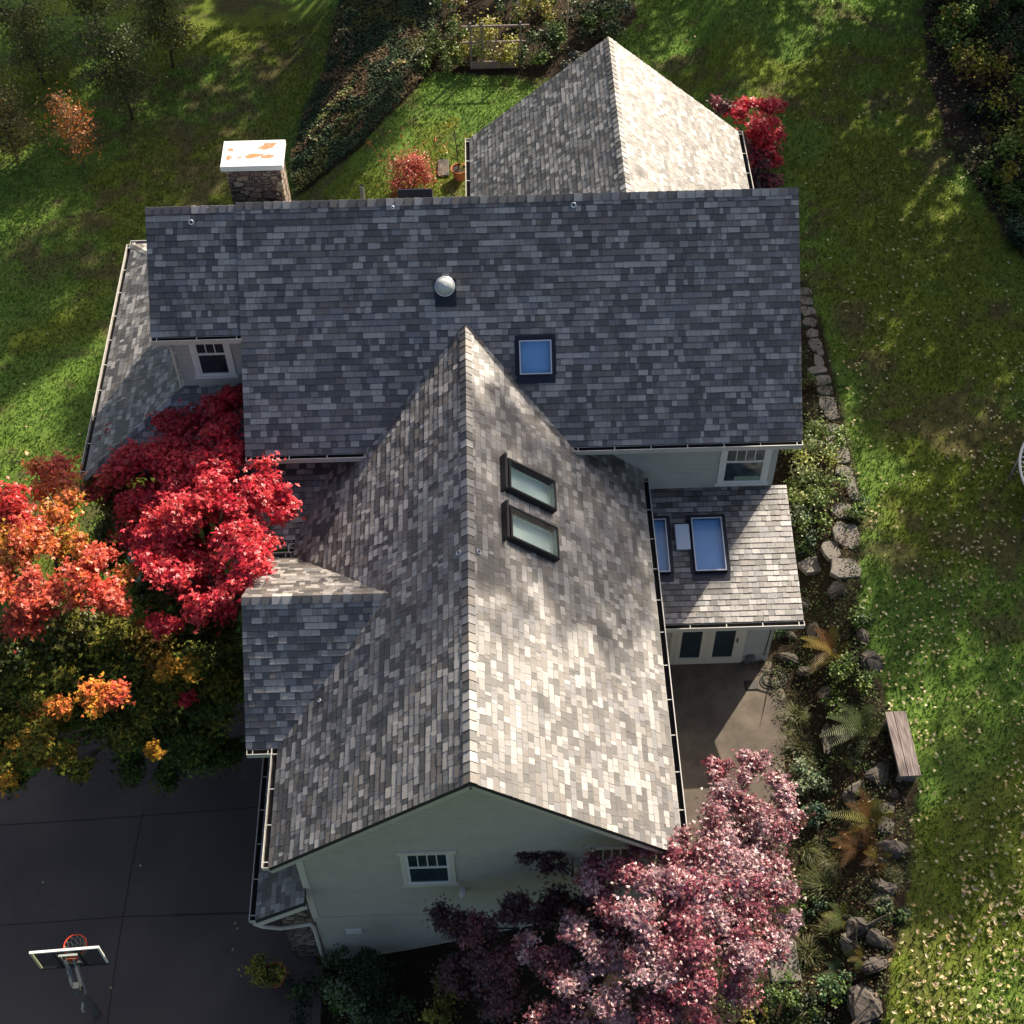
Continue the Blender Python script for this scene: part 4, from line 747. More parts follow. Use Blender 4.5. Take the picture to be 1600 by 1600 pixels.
# grass tussock border between lawn and ivy is part of the lawn blades; small trees on the left
def sapling(u, v, top, cols, label, n, spread, name='small_tree', bark='bark', size=.1, nb=12, r0=.05):
    p = at(u, v); o = empty(name, tuple(p), label, 'tree'); T = p + np.array(top); mb = MB(); mb.tube([p - (0, 0, .1), (p + T) / 2 + rng.normal(0, .08, 3), T], [r0, r0 * .65, r0 * .2], 7); parts = []
    for i in range(nb):
        f_ = rng.uniform(.14, .95); a = p + (T - p) * f_; d = n_((rng.normal(), rng.normal(), rng.uniform(.2, .9))); L = spread * rng.uniform(.5, 1.1) * (1.15 - .6 * f_); b_ = a + d * L
        mb.tube([a, (a + b_) / 2 + (0, 0, .06), b_], [r0 * .4, r0 * .28, r0 * .08], 5)
        for k in range(4): c_ = a + d * L * rng.uniform(.3, 1); mb.tube([c_, c_ + rng.normal(0, .25, 3)], [r0 * .12, r0 * .04], 4)
        m_ = n // nb; tt = rng.uniform(.25, 1.08, (m_, 1)); P = a + d * L * tt + rng.normal(0, .24, (m_, 3)) * (1, 1, .8); P[:, 2] = np.maximum(P[:, 2], p[2] + .15); parts.append((P, rdir(m_) + (0, 0, .5), rng.uniform(.7, 1.3, m_) * size, vary(cols[rng.integers(len(cols))], m_, .25)))
    mb.build('trunk', MT[bark], o, smooth=True); leaves_obj('crown', parts, MT['leaf'], o); return o
sapling(131, 262, (.1, -.3, 3.4), [(.50, .17, .04), (.45, .13, .03), (.35, .16, .05)], 'slim sapling with sparse orange leaves on the left lawn', 1200, .85, bark='palebark', nb=22, r0=.045)
sapling(208, 186, (-.3, .2, 3.6), [(.085, .11, .035), (.11, .12, .035)], 'dark thin crowned tree right of the orange sapling', 5200, 1.75, nb=34, r0=.06, bark='bark')
sapling(271, 106, (.2, .1, 3.6), [(.10, .12, .03), (.15, .15, .03)], 'sparse olive tree near the top edge above the chimney', 4600, 1.7, nb=30, r0=.05, bark='bark')
sapling(28, 250, (-.2, 0, 2.8), [(.10, .11, .035), (.2, .15, .05)], 'brownish green small tree at the left edge', 4000, 1.6, nb=28, r0=.05, bark='bark')
sapling(70, 130, (-.2, 0, 3.0), [(.085, .11, .035), (.14, .14, .035)], 'dull green small tree behind the orange sapling', 4200, 1.7, nb=28, r0=.05, bark='bark')
sapling(884, 78, (.05, .5, 2.9), [(.35, .26, .12), (.3, .26, .1), (.16, .2, .06)], 'bare pale trunk with few dry leaves behind the gable', 60, .5, bark='palebark', nb=5, r0=.05)
sapling(150, 35, (0, 0, 2.6), [(.09, .12, .035), (.17, .16, .04)], 'olive small tree at the top left edge', 3800, 1.6, nb=26, r0=.05, bark='bark')
# trellis
p0, p1 = at(735, 108), at(805, 106); o = empty('trellis', tuple((p0 + p1) / 2), 'weathered wooden trellis with plank base at the rear lawn', 'trellis')
mb = MB(); mb.bar(p0 + (0, 0, .16), p1 + (0, 0, .16), .06, .28); mb.build('plank', MT['wood'], o)
for q in (p0 + (.05, .1, 0), p0 + (.45, .1, 0), p1 + (.2, .1, 0)): mb = MB(); mb.bar(q - (0, 0, .1), q + (0, 0, 1.75), .07, .07, (0, 1, 0)); mb.build('post', MT['wood'], o)
mb = MB(); mb.bar(p0 + (-.25, .04, 1.65), p1 + (.5, .04, 1.65), .05, .06); mb.build('rail', MT['wood'], o); mb = MB(); mb.bar(p0 + (-.25, .16, .95), p1 + (.5, .16, .95), .05, .06); mb.build('rail', MT['wood'], o)
# ground cover
n = 60000; bx = np.array([p[:2] for p in BED]); x = rng.uniform(bx[:, 0].min(), bx[:, 0].max(), n); y = rng.uniform(-17.5, bx[:, 1].max(), n); k = inpoly(x, y, BED) & (fbm(x, y, 1.1, 4) + rng.normal(0, .06, n) > .42) & ~((x < 7.6) & (y > -6.9)); x, y = x[k], y[k]; m_ = len(x)
cc = vary((.036, .060, .016), m_, .4); k = fbm(x + 30, y, 1.4, 3) > .54; cc[k] = vary((.085, .065, .03), k.sum(), .35); k = fbm(x - 30, y, 1.8, 3) > .6; cc[k] = vary((.07, .09, .035), k.sum(), .3)
tag(leaves_obj('ground_cover', [(np.stack([x, y, H(x, y) + rng.uniform(.03, .16, m_)], -1), rdir(m_) * .7 + (0, 0, .8), rng.uniform(.035, .075, m_), cc)], MT['dullleaf'], None), 'low mixed ground cover and leaf litter between the garden rocks', 'ground cover', kind='stuff')
# ferns and grasses of the rock garden
def strips(base, dirs, L, w, cols, droop, seg=5):
    V = []; Q = []; C = []; o = 0
    base = np.broadcast_to(np.asarray(base, float), (len(dirs), 3))
    for base_, d, l_, c in zip(base, dirs, L, cols):
        d = n_(d); side = n_(np.cross(d, (0, 0, 1)) + 1e-6); pts = []
        for i in range(seg + 1):
            t_ = i / seg; q = base_ + d * l_ * t_ + np.array((0, 0, -droop * l_ * t_ * t_)); ww = w * (1 - t_) ** .6 * (.6 + .4 * math.sin(math.pi * min(1, t_ + .3))); pts += [q - side * ww, q + side * ww]
        V += pts; C += [c] * len(pts)
        for i in range(seg): Q.append((o + 2 * i, o + 2 * i + 1, o + 2 * i + 3, o + 2 * i + 2))
        o += len(pts)
    return np.array(V), np.array(Q), np.array(C)
def fern(u, v, r, n, cols, label, dz=0):
    p = at(u, v); o = empty('fern', tuple(p), label, 'fern'); V = []; Q = []; C = []; k = 0
    for i in range(n):
        a = 6.283 * i / n + rng.uniform(-.2, .2); el = rng.uniform(.25, 1.2); d = np.array((math.cos(a) * math.cos(el), math.sin(a) * math.cos(el), math.sin(el))); L = r * rng.uniform(.75, 1.2) * 1.25; col = np.array(cols[rng.integers(len(cols))]) * rng.uniform(.7, 1.3); side = n_(np.cross(d, (0, 0, 1)))
        for j in range(22):
            t_ = (j + 1.5) / 23.5; c_ = p + d * L * t_ + np.array((0, 0, -.55 * L * t_ * t_)); ln = .095 * r / .6 * math.sin(math.pi * (t_ * .85 + .12)) + .015
            for s_ in (-1, 1):
                e = c_ + side * s_ * ln + d * ln * .35; wv = d * L * .009; V += [c_ - wv, c_ + wv, e + wv * .4, e - wv * .4]; Q.append((k, k + 1, k + 2, k + 3)); k += 4; C += [col] * 4
    bulk('fronds', np.array(V), np.array(Q), MT['leaf'], np.array(C), o); mb = MB(); mb.lathe(p + (0, 0, 0), [(.07, -.05), (.06, .08), (.02, .12), (0, .12)], 8); mb.build('crown_base', MT['bark'], o)
def grass_clump(u, v, r, n, cols, label):
    p = at(u, v); o = empty('ornamental_grass', tuple(p), label, 'grass'); cols = [np.array(c_) * rng.uniform(.7, 1.35) * (rng.uniform(.9, 1.4), 1, 1) for c_ in cols]; a = rng.uniform(0, 6.28, n); el = rng.uniform(.55, 1.45, n)
    lean = rng.normal(0, .45, 2); d = np.stack([np.cos(a) * np.cos(el) + lean[0], np.sin(a) * np.cos(el) + lean[1] - .15, np.sin(el)], 1); V, Q, C = strips(p + rng.normal(0, .07, (n, 3)) * (1, 1, 0), d, r * rng.uniform(.8, 1.7, n), .0075, [np.array(cols[rng.integers(len(cols))]) * rng.uniform(.6, 1.4) for i in range(n)], .75)
    bulk('blades', V, Q, MT['leaf'], C, o); mb = MB(); mb.lathe(p, [(.06, -.05), (.06, .06), (0, .08)], 8); mb.build('root_crown', MT['bark'], o)
FG = (.07, .11, .025); FY = (.20, .16, .03); FR = (.17, .085, .025)
fern(1350, 1140, .75, 22, [(.10, .14, .05), FG], 'large green sword fern left of the bench'); fern(1303, 1020, .75, 24, [FY, FR, (.24, .18, .05)], 'golden brown fern below the extension roof corner'); fern(1362, 1285, .7, 22, [FY, (.15, .15, .03), FR], 'yellow green fern in front of the bench')
fern(1345, 1325, .6, 18, [FR, (.12, .05, .02)], 'rusty brown fern above the block shaped boulder'); fern(1335, 1195, .35, 10, [(.12, .20, .03), FG], 'small bright green fern on the dark stones'); fern(1320, 1435, .5, 14, [FG, OLI], 'green fern in the middle of the rock garden'); fern(1350, 1500, .35, 10, [FG, FY], 'small fern left of the flat brown boulder'); fern(1310, 1520, .45, 12, [(.05, .09, .05), FG], 'dark upright fern above the big round boulder'); fern(1375, 1345, .45, 12, [FR, FY], 'sparse drooping fern beside the mossy rocks')
GS = [(.075, .095, .022), (.055, .075, .018), (.10, .11, .03)]
for i, (u, v, r, lb) in enumerate([(1245, 1120, .55, 'tufted grass at the right edge of the patio'), (1250, 1170, .55, 'tufted grass between patio and silvery shrub'), (1265, 1200, .4, 'small grass tuft above the silvery shrub'), (1262, 1330, .6, 'grass clump right of the pink maple'), (1305, 1350, .6, 'arching grass clump beside the rusty fern'), (1290, 1390, .65, 'wide grass clump in the middle of the rock garden'), (1248, 1380, .4, 'grass tuft under the edge of the pink maple'), (1260, 1490, .55, 'grass clump beside the stepping slab'), (1265, 1570, .55, 'grass clump at the lower end of the rock garden'), (1300, 1455, .4, 'olive grass tuft between the small ferns'), (1390, 1375, .35, 'pale grass tuft on the lawn edge'), (1225, 1140, .3, 'small tuft growing at the patio corner'), (1245, 1430, .4, 'grass tuft against the pink foliage'), (1365, 1440, .3, 'yellowish grass tuft above the mossy rock')]):
    grass_clump(u, v, r, 330, GS, lb)
# ------------------------------------------------------------------ rocks
def boulder(u, v, sx, sy, sz, rot, label, mt='rock', sink=.42, name='boulder', seed=0, dz=0, n=16):
    p = at(u, v); R_ = np.random.default_rng(seed + int(u) * 7 + int(v)); bm = bmesh.new()
    d = R_.normal(size=(n, 3)); d /= np.linalg.norm(d, axis=1)[:, None]; d *= R_.uniform(.85, 1.1, (n, 1))
    for q in d: bm.verts.new((q[0] * sx, q[1] * sy, q[2] * sz))
    r = bmesh.ops.convex_hull(bm, input=bm.verts[:]); bmesh.ops.delete(bm, geom=[g_ for g_ in r['geom_interior'] if isinstance(g_, bmesh.types.BMVert)], context='VERTS')
    bmesh.ops.bevel(bm, geom=bm.edges[:], offset=min(sx, sy, sz) * .14, segments=2, affect='EDGES'); bmesh.ops.triangulate(bm, faces=bm.faces[:]); bmesh.ops.subdivide_edges(bm, edges=[e for e in bm.edges if e.calc_length() > .12], cuts=1)
    for q in bm.verts: q.co += q.co.normalized() * (mnoise.noise(q.co * 4 + Vector((u, v, 0))) * .05 + mnoise.noise(q.co * 11) * .02)
    me = bpy.data.meshes.new(name); bm.to_mesh(me); bm.free(); me.materials.append(MT[mt]); o = link(name, me); o.location = p + np.array((0, 0, sz * (1 - 2 * sink) + dz - .06)); o.rotation_euler = (0, 0, math.radians(rot)); return tag(o, label, 'rock')
for a in [(1253, 945, .42, .2, .28, -25, 'long slanted boulder right of the extension roof'), (1272, 985, .25, .35, .3, 15, 'dark upright boulder above the golden fern'), (1308, 925, .3, .35, .3, 20, 'boulder below the widest flagstone'), (1240, 995, .4, .16, .22, -15, 'narrow pale boulder under the roof corner'), (1232, 1030, .42, .2, .24, -20, 'slanted boulder beside the garden hose'), (1258, 1052, .25, .25, .22, 10, 'small boulder between hose and golden fern'),
    (1350, 995, .26, .3, .26, 30, 'small grey boulder above the square boulder'), (1362, 1040, .32, .45, .3, 5, 'square grey boulder on the lawn edge above the bench'), (1290, 1085, .2, .4, .22, 0, 'dark boulder left of the green spreading shrub'), (1300, 1160, .3, .6, .2, 5, 'long dark slab left of the sword fern'), (1378, 1212, .40, .34, .2, 0, 'flat rounded stone in front of the bench'), (1330, 1250, .2, .3, .2, 10, 'small bluish boulder below the flat rounded stone'), (1385, 1295, .25, .3, .2, 20, 'grey boulder behind the yellow green fern'),
    (1395, 1325, .42, .3, .3, -8, 'block shaped boulder with broken edge beside the lawn'), (1385, 1385, .45, .22, .22, -25, 'dark ledge boulder below the block shaped one'), (1345, 1455, .35, .4, .3, -30, 'dark leaning boulder with sharp ridge'), (1375, 1470, .4, .2, .24, -38, 'pale edged boulder right of the leaning one'), (1372, 1510, .38, .24, .22, 8, 'flat brown boulder above the big round one'), (1352, 1572, .48, .55, .38, -20, 'big round brown boulder at the bottom edge'), (1315, 1150, .25, .3, .15, 20, 'dark stone under the sword fern'), (1400, 1240, .2, .15, .12, 0, 'small stone at the foot of the bench')]:
    boulder(*a, n=26 if 'round' in a[6] else 15)
for a in [(1376, 1405, .35, .22, .16, 0, 'flat rock with yellow moss beside the ledge boulder'), (1345, 1230, .4, .3, .14, 10, 'mossy dark rock left of the flat rounded stone'), (1375, 1265, .35, .25, .2, -5, 'moss topped rock below the bench'), (1335, 1475, .35, .4, .18, 0, 'mossy low rock left of the leaning boulder'), (1380, 1345, .2, .15, .15, 0, 'small moss rock under the block shaped boulder')]: boulder(*a, mt='mossrock')
ordn = ['first', 'second', 'third', 'fourth', 'fifth', 'sixth', 'seventh', 'eighth', 'ninth', 'tenth', 'eleventh', 'twelfth', 'thirteenth', 'fourteenth', 'fifteenth', 'sixteenth', 'seventeenth', 'eighteenth', 'nineteenth', 'twentieth', 'twenty-first', 'twenty-second']
fl_px = [(1257, 457, 18, 10), (1259, 472, 18, 11), (1262, 488, 20, 12), (1265, 505, 18, 11), (1268, 523, 16, 11), (1273, 540, 14, 17), (1279, 566, 13, 15), (1281, 552, 9, 10), (1277, 580, 22, 9), (1283, 597, 24, 11), (1288, 612, 20, 12), (1291, 632, 20, 14), (1298, 648, 18, 14), (1303, 672, 18, 10), (1306, 690, 22, 12), (1314, 712, 18, 19), (1319, 738, 20, 12), (1330, 765, 13, 22), (1316, 800, 22, 14), (1324, 838, 28, 24), (1300, 862, 24, 16), (1320, 890, 33, 19), (1274, 884, 33, 15)]
for i, (u, v, a, b) in enumerate(fl_px):
    p = at(u, v); sx = a / 66 * .8; sy = b / 54 * .95; n = 9; bm = bmesh.new(); top = []
    for j in range(n):
        t_ = 6.283 * j / n + rng.uniform(-.15, .15); sq = 1 / max(abs(math.cos(t_)), abs(math.sin(t_))) ** .55; r = rng.uniform(.8, 1.14) * sq; top.append(bm.verts.new((sx * r * math.cos(t_), sy * r * math.sin(t_), rng.uniform(-.01, .012))))
    f_ = bm.faces.new(top); ex = bmesh.ops.extrude_face_region(bm, geom=[f_]); bmesh.ops.translate(bm, verts=[q for q in ex['geom'] if isinstance(q, bmesh.types.BMVert)], vec=(0, 0, -.14)); bmesh.ops.recalc_face_normals(bm, faces=bm.faces); bmesh.ops.bevel(bm, geom=bm.edges[:], offset=.014, segments=1, affect='EDGES')
    me = bpy.data.meshes.new('flagstone'); bm.to_mesh(me); bm.free(); me.materials.append(MT['flag']); o = link('flagstone', me); o.location = p + (0, 0, .07); o.rotation_euler = (rng.normal(0, .03), rng.normal(0, .03), 0)
    lb = f'{ordn[i]} flagstone of the edging, counted from under the main roof' if i < 21 else ('widest flagstone at the near end of the edging by the lawn' if i == 21 else 'grey flagstone at the near end touching the extension roof edge')
    tag(o, lb, 'flagstone', 'flagstones edging the lawn')
p = at(1222, 1500); mb = MB(); mb.abox(p + (-.3, -.5, -.05), p + (.35, .45, .06)); tag(mb.build('stepping_slab', MT['flag'], None, bevel=.03), 'grey stepping slab half under the pink maple', 'paving slab')
p = at(450, 1530); mb = MB(); mb.abox((-3.86, -17.5, -2.4), (-3.66, -13.3, -2.16)); tag(mb.build('bed_kerb', MT['drive'], None, bevel=.02), 'dark concrete edging between driveway and front bed', 'edging')
# ------------------------------------------------------------------ furniture
p = np.mean([atz(1383, 1113, 1.42), atz(1413, 1113, 1.42), atz(1438, 1214, 1.42), atz(1407, 1214, 1.42)], 0); a = atz(1398, 1113, 1.42); b = atz(1422, 1214, 1.42); gz = float(H(p[0], p[1])); ax = n_(a - b); wd = .235; L = np.linalg.norm(a - b)
o = empty('bench', (p[0], p[1], gz), 'weathered grey wooden bench on the lawn edge', 'bench'); ang = math.atan2(ax[1], ax[0]) - math.pi / 2; o.rotation_euler = (0, 0, ang); bpy.context.view_layer.update()
def loc(name, mb, m, par, bevel=0):
    q = mb.build(name, m, None, bevel=bevel); q.parent = par; return q
mb = MB(); mb.abox((-wd, -L / 2, .40), (-.055, L / 2, .47)); loc('seat_board', mb, MT['wood'], o, .006); mb = MB(); mb.abox((-.045, -L / 2, .40), (wd, L / 2, .468)); loc('seat_board', mb, MT['wood'], o, .006)
for s_ in (-1, 1): mb = MB(); mb.abox((-wd + .03, s_ * (L / 2 - .14) - .04, -.05), (wd - .03, s_ * (L / 2 - .14) + .04, .399)); loc('leg', mb, MT['wood'], o)
mb = MB(); mb.abox((-.05, -L / 2 + .19, .12), (.05, L / 2 - .19, .22)); loc('stretcher', mb, MT['wood'], o)
# basketball hoop
gz = -2.3; bh = at(152, 1583); o = empty('basketball_hoop', (bh[0], bh[1], bh[2]), 'basketball hoop on a leaning pole at the edge of the driveway', 'basketball hoop')
zt = 1.55; A = atz(46, 1489, zt); B = atz(155, 1480, zt); A[1] = A[1]; xa = n_(B - A); wdt = np.linalg.norm(B - A); hgt = .86; zc = np.array((0, 0, 1.0)); ya = np.cross(zc, xa); Pb = lambda s_, z: A + xa * s_ * wdt - zc * z
mb = MB(); mb.box(Pb(.5, hgt / 2), (xa, ya, zc), wdt / 2 - .02, .006, hgt / 2 - .02); bb = mb.build('backboard', MT['acrylic'], o)
for (s0, s1, z0, z1, m, nm2) in ((0, 1, -.02, .02, 'white', 'top_rail'), (0, 1, hgt - .02, hgt + .02, 'black', 'bottom_rail')):
    mb = MB(); mb.bar(Pb(s0, (z0 + z1) / 2), Pb(s1, (z0 + z1) / 2), .05, .045, zc); mb.build(nm2, MT[m], bb)
for s_, m, wv in ((.015, 'yellow', .05), (.985, 'white', .04), (.33, 'black', .05), (.67, 'black', .05)): mb = MB(); mb.bar(Pb(s_, .03), Pb(s_, hgt - .03), wv, .035, ya); mb.build('side_rail' if s_ in (.015, .985) else 'upright', MT[m], bb)  # the left rail's yellow paints in the sunlit edge of the board
mb = MB(); q0 = .38; q1 = .62
for s0, z0, s1, z1 in ((.36, .30, .64, .30), (.36, .70, .64, .70), (.37, .30, .37, .70), (.63, .30, .63, .70)): mb.bar(Pb(s0, z0) + ya * .012, Pb(s1, z1) + ya * .012, .008, .045, ya if s0 != s1 else xa)
mb.build('target_square', MT['white'], bb); mb = MB(); mb.box(Pb(.5, .62) + ya * .01, (xa, ya, zc), .10, .006, .13); mb.build('rim_plate', MT['orange'], bb)
rc_ = Pb(.5, .72) + ya * .38; mb = MB(); mb.tube([rc_ + .235 * (math.cos(t_) * xa + math.sin(t_) * ya) for t_ in np.linspace(0, 6.2832, 33)], .013, 8); mb.bar(Pb(.45, .72) + ya * .02, Pb(.45, .72) + ya * .18, .03, .03); mb.bar(Pb(.55, .72) + ya * .02, Pb(.55, .72) + ya * .18, .03, .03); mb.build('rim', MT['rim'], o, smooth=True)
mb = MB()
for i in range(12):
    t_ = 6.2832 * i / 12
    for s_ in (-1, 1): mb.tube([rc_ + np.array((0, 0, -.42 * f_)) + (.225 - .10 * f_ + .02 * f_ * f_) * (math.cos(t_ + s_ * .55 * f_) * xa + math.sin(t_ + s_ * .55 * f_) * ya) for f_ in (0, .33, .66, 1)], .006, 4)
mb.build('net', MT['net'], o)
arm0 = Pb(.5, .55) - ya * .03; arm1 = atz(122, 1545, .75); mb = MB()
for s_ in (-.09, .09): mb.bar(arm0 + xa * s_ + zc * .12, arm1 + xa * s_ + zc * .12, .05, .07); mb.bar(arm0 + xa * s_ - zc * .22, arm1 + xa * s_ - zc * .28, .05, .06)
mb.build('arm', MT['pole'], o); mb = MB(); top = arm1 + zc * .2; mb.bar(bh - zc * .05, top, .12, .12, ya); mb.build('pole', MT['pole'], o)
mb = MB(); mb.bar(arm1 - xa * .02 - zc * .1, bh + (top - bh) * .45 + xa * -.1, .05, .05); mb.build('strut', MT['pole'], o); mb = MB(); k_ = bh + (top - bh) * .42 - xa * .12; mb.tube([k_, k_ - ya * .14, k_ - ya * .16 - zc * .1], .03, 8); mb.build('crank_handle', MT['net'], o)
# pots
def pot(p, r, h, parent):
    mb = MB(); mb.lathe(p, [(0, 0), (r * .68, 0), (r * .95, h * .82), (r * 1.06, h * .82), (r * 1.08, h), (r * .93, h), (r * .9, h * .85)], 26); mb.build('pot', MT['terracotta'], parent, smooth=False)
    mb = MB(); mb.lathe(p + np.array((0, 0, h * .87)), [(r * .9, 0), (r * .5, .02), (0, .03)], 20); mb.build('soil', MT['soil'], parent)
p = at(432, 1532); o = shrub('potted_shrub', 0, 0, .5, .75, [(.34, .28, .03), (.26, .25, .03), OLI], 'yellow green shrub in a terracotta pot at the garage corner', 1000, .07, cat='potted plant', at_=p + (-.12, .05, .35), stems=4); pot(p, .27, .42, o)
p = at(718, 279); o = empty('potted_tree', tuple(p), 'thin young tree in a terracotta pot behind the main ridge', 'potted plant'); pot(p, .25, .42, o); mb = MB(); mb.tube([p + (0, 0, .3), p + (-.05, .1, 1.2), p + (-.12, .1, 2.1)], [.025, .02, .008], 6)
parts = []
for b_ in ((-.35, .1, 1.9), (-.15, .2, 2.1), (.3, 0, 1.2), (-.4, .2, 1.0), (.15, -.1, .65), (.35, .1, 1.5)):
    q = p + np.array(b_); mb.tube([p + (-.06, .08, b_[2] * .8), q], [.012, .005], 4); m_ = 30; parts.append((q + rng.normal(0, .10, (m_, 3)), rdir(m_) + (0, 0, .5), rng.uniform(.08, .15, m_), vary((.24, .24, .03), m_, .2)))
mb.build('trunk', MT['bark'], o); leaves_obj('crown', parts, MT['leaf'], o)
mb = MB(); p = at(694, 262); mb.abox(p + (-.22, -.5, 0), p + (.16, .35, .08)); tag(mb.build('garden_slab', MT['rock'], None, bevel=.03), 'dark paving slab between the red bush and the potted tree', 'paving slab')
# hose and mat
p = at(1208, 1062); mb = MB(); pts = [np.array((6.61, -7.0, .2)), np.array((6.7, -7.15, .08))]
for i in range(60): t_ = i / 59 * 6.283 * 2.6; pts.append(p + np.array((.26 * math.cos(t_ + 2) + .05 * math.sin(t_ * .4), .21 * math.sin(t_ + 2) + .04 * math.cos(t_ * .7), .055 + .012 * (i / 20))))
pts += [p + (.1, -.25, .05), p + (-.1, -.4, .05), p + (-.5, -.25, .05)]; mb.tube(pts, .012, 6); tag(mb.build('garden_hose', MT['hose'], None, smooth=True), 'dark green garden hose coiled on the patio corner', 'hose')
p = at(1174, 1072); mb = MB(); mb.abox(p + (-.16, -.13, .03), p + (.16, .13, .06)); tag(mb.build('door_mat', MT['rubber'], None, bevel=.008), 'small black mat on the patio near the hose', 'mat')
# trampoline at the right edge
c0 = atz(1722, 742, 1.85); rt = 2.02; gz = float(H(c0[0], c0[1])); o = empty('trampoline', (c0[0], c0[1], gz), 'round trampoline with white rim cut by the right edge', 'trampoline')
mb = MB(); T_ = np.linspace(0, 6.2832, 65); mb.tube([c0 + rt * np.array((math.cos(t_), math.sin(t_), 0)) for t_ in T_], .035, 8); mb.build('rim', MT['white'], o, smooth=True)
mb = MB(); mb.lathe(c0, [(0, -.01), (rt - .34, -.01), (rt - .34, .0), (0, .0)], 64); mb.build('mat', MT['rubber'], o)
mb = MB()
for i in range(72):
    t_ = 6.2832 * i / 72; mb.tube([c0 + (rt - .36) * np.array((math.cos(t_), math.sin(t_), 0)), c0 + (rt - .03) * np.array((math.cos(t_), math.sin(t_), 0))], .013, 5)
    if i in (32, 33): t2 = t_ + 6.2832 / 72; mb.tube([c0 + (rt - .36) * np.array((math.cos(t2), math.sin(t2), 0)), c0 + (rt - .03) * np.array((math.cos(t_), math.sin(t_), 0))], .013, 5)
mb.build('springs', MT['white'], o)
for t_ in (2.6, 3.75, .5, 5.4):
    e = np.array((math.cos(t_), math.sin(t_), 0)); f_ = np.array((-math.sin(t_), math.cos(t_), 0)); mb = MB(); g0 = c0 + rt * e
    for s_ in (-.55, .55): mb.tube([g0 + f_ * s_ - e * .07, np.array((*(g0 + f_ * s_)[:2], gz + .03))], .022, 6)
    mb.tube([np.array((*(g0 - f_ * .55)[:2], gz + .03)), np.array((*(g0 + f_ * .55)[:2], gz + .03))], .022, 6); mb.build('leg', MT['pole'], o)
# ------------------------------------------------------------------ lawn blades and fallen leaves
n = 420000; x = rng.uniform(-18, 21, n); y = rng.uniform(-18, 24, n)
out = np.zeros(n, bool)
for P in (BED, FRONT, DRIVE, TOPB): out |= inpoly(x, y, P)
out |= inpoly(x, y, MULCH) & (rng.random(n) > .1) | inpoly(x, y, IVY)
out |= (x > -8.7) & (x < 7.1) & (y > -13.2) & (y < 4.2) | (x > .4) & (x < 7.6) & (y < 9.2) & (y > 0) | (x > 3.5) & (x < 7.4) & (y < -6) 
cc = gcol(x, y); dirt = np.clip((cc[:, 0] / cc[:, 1] - .75) * 2.2, 0, .85); out |= rng.random(n) < dirt
x, y, cc = x[~out], y[~out], cc[~out]; n = len(x); P = np.stack([x, y, H(x, y)], -1); d = rng.normal(0, .5, (n, 3)); d[:, 2] = rng.uniform(.5, 1.1, n); hgt = rng.uniform(.05, .12, n)[:, None] * (1 + .6 * fbm(x, y, 1.1, 3)[:, None]); sd_ = rng.normal(size=(n, 3)); sd_[:, 2] *= .2; sd_ /= np.linalg.norm(sd_, axis=1)[:, None]
V = np.stack([P - sd_ * .018, P + sd_ * .018, P + d * hgt], 1).reshape(-1, 3); cc = cc * np.exp(rng.normal(0, .3, (n, 1))) * 1.15
tag(bulk('lawn_grass', V, np.arange(3 * n).reshape(-1, 3), MT['dullleaf'], np.repeat(cc, 3, 0)), 'patchy mossy lawn grass around the house', 'grass', kind='stuff')
def fallen(pts, big=1.0):
    return pts
def leafmesh(i):
    R_ = np.random.default_rng(i); prof = [(0, -.06), (.028, -.03), (.04, .005), (.026, .04), (0, .065), (-.026, .04), (-.04, .005), (-.028, -.03)]; k = R_.uniform(.65, 1.05)
    V = [(a * k, b * k, abs(a) * R_.uniform(.2, .6) + R_.uniform(0, .012)) for a, b in prof] + [(0, 0, .004)]
    me = bpy.data.meshes.new('fallen_leaf'); me.from_pydata(V, [], [(8, j, (j + 1) % 8) for j in range(8)]); at_ = me.color_attributes.new('Col', 'FLOAT_COLOR', 'POINT'); c = np.ones((9, 4), np.float32); c[:, :3] = vary([(.44, .39, .19), (.40, .33, .16), (.34, .26, .13), (.47, .43, .26)][i % 4], 1, .12)[0]; at_.data.foreach_set('color', c.ravel()); me.materials.append(MT['dry']); return me
LM = [leafmesh(i) for i in range(16)]
cand = []
while len(cand) < 1400:
    u = rng.uniform(1180, 1600); v = rng.uniform(0, 1600)
    dens = (.3 + .7 * max(0, (v - 300) / 1300)) * (.35 + 1.3 * max(0, math.sin(u * .021 + v * .009) * .5 + .3)) * min(1, max(.0, (u - 1190) / 180)); 
    if rng.random() > dens: continue
    p = at(u, v)
    if inpoly(np.array([p[0]]), np.array([p[1]]), BED)[0] and rng.random() > .22: continue
    if p[0] < 8.1 and p[1] > -9: continue
    cand.append((v, p))
cand.sort(key=lambda a: -a[0])
for i, (v, p) in enumerate(cand[:300]):
    o = bpy.data.objects.new('fallen_leaf', LM[i % 16]); COL.objects.link(o); o.location = p + np.array((0, 0, .07)); o.rotation_euler = (rng.normal(0, .35), rng.normal(0, .35), rng.uniform(0, 6.28)); s_ = rng.uniform(.75, 1.2); o.scale = (s_, s_, s_)
    tag(o, 'pale yellow fallen leaf lying on the near right lawn', 'leaf', 'fallen leaves on the near lawn')
P = np.array([p for v, p in cand[300:]]) + (0, 0, .07); m_ = len(P)
cl_ = np.array([(.44, .39, .19), (.40, .33, .16), (.34, .26, .13), (.47, .43, .26)])[rng.integers(0, 4, m_)] * rng.uniform(.8, 1.15, (m_, 1))
tag(leaves_obj('leaf_litter', [(P, rdir(m_) * .4 + (0, 0, 1), rng.uniform(.075, .12, m_), cl_)], MT['dry'], None, wid=.34), 'pale fallen leaves scattered over the far right lawn', 'leaves', kind='stuff')
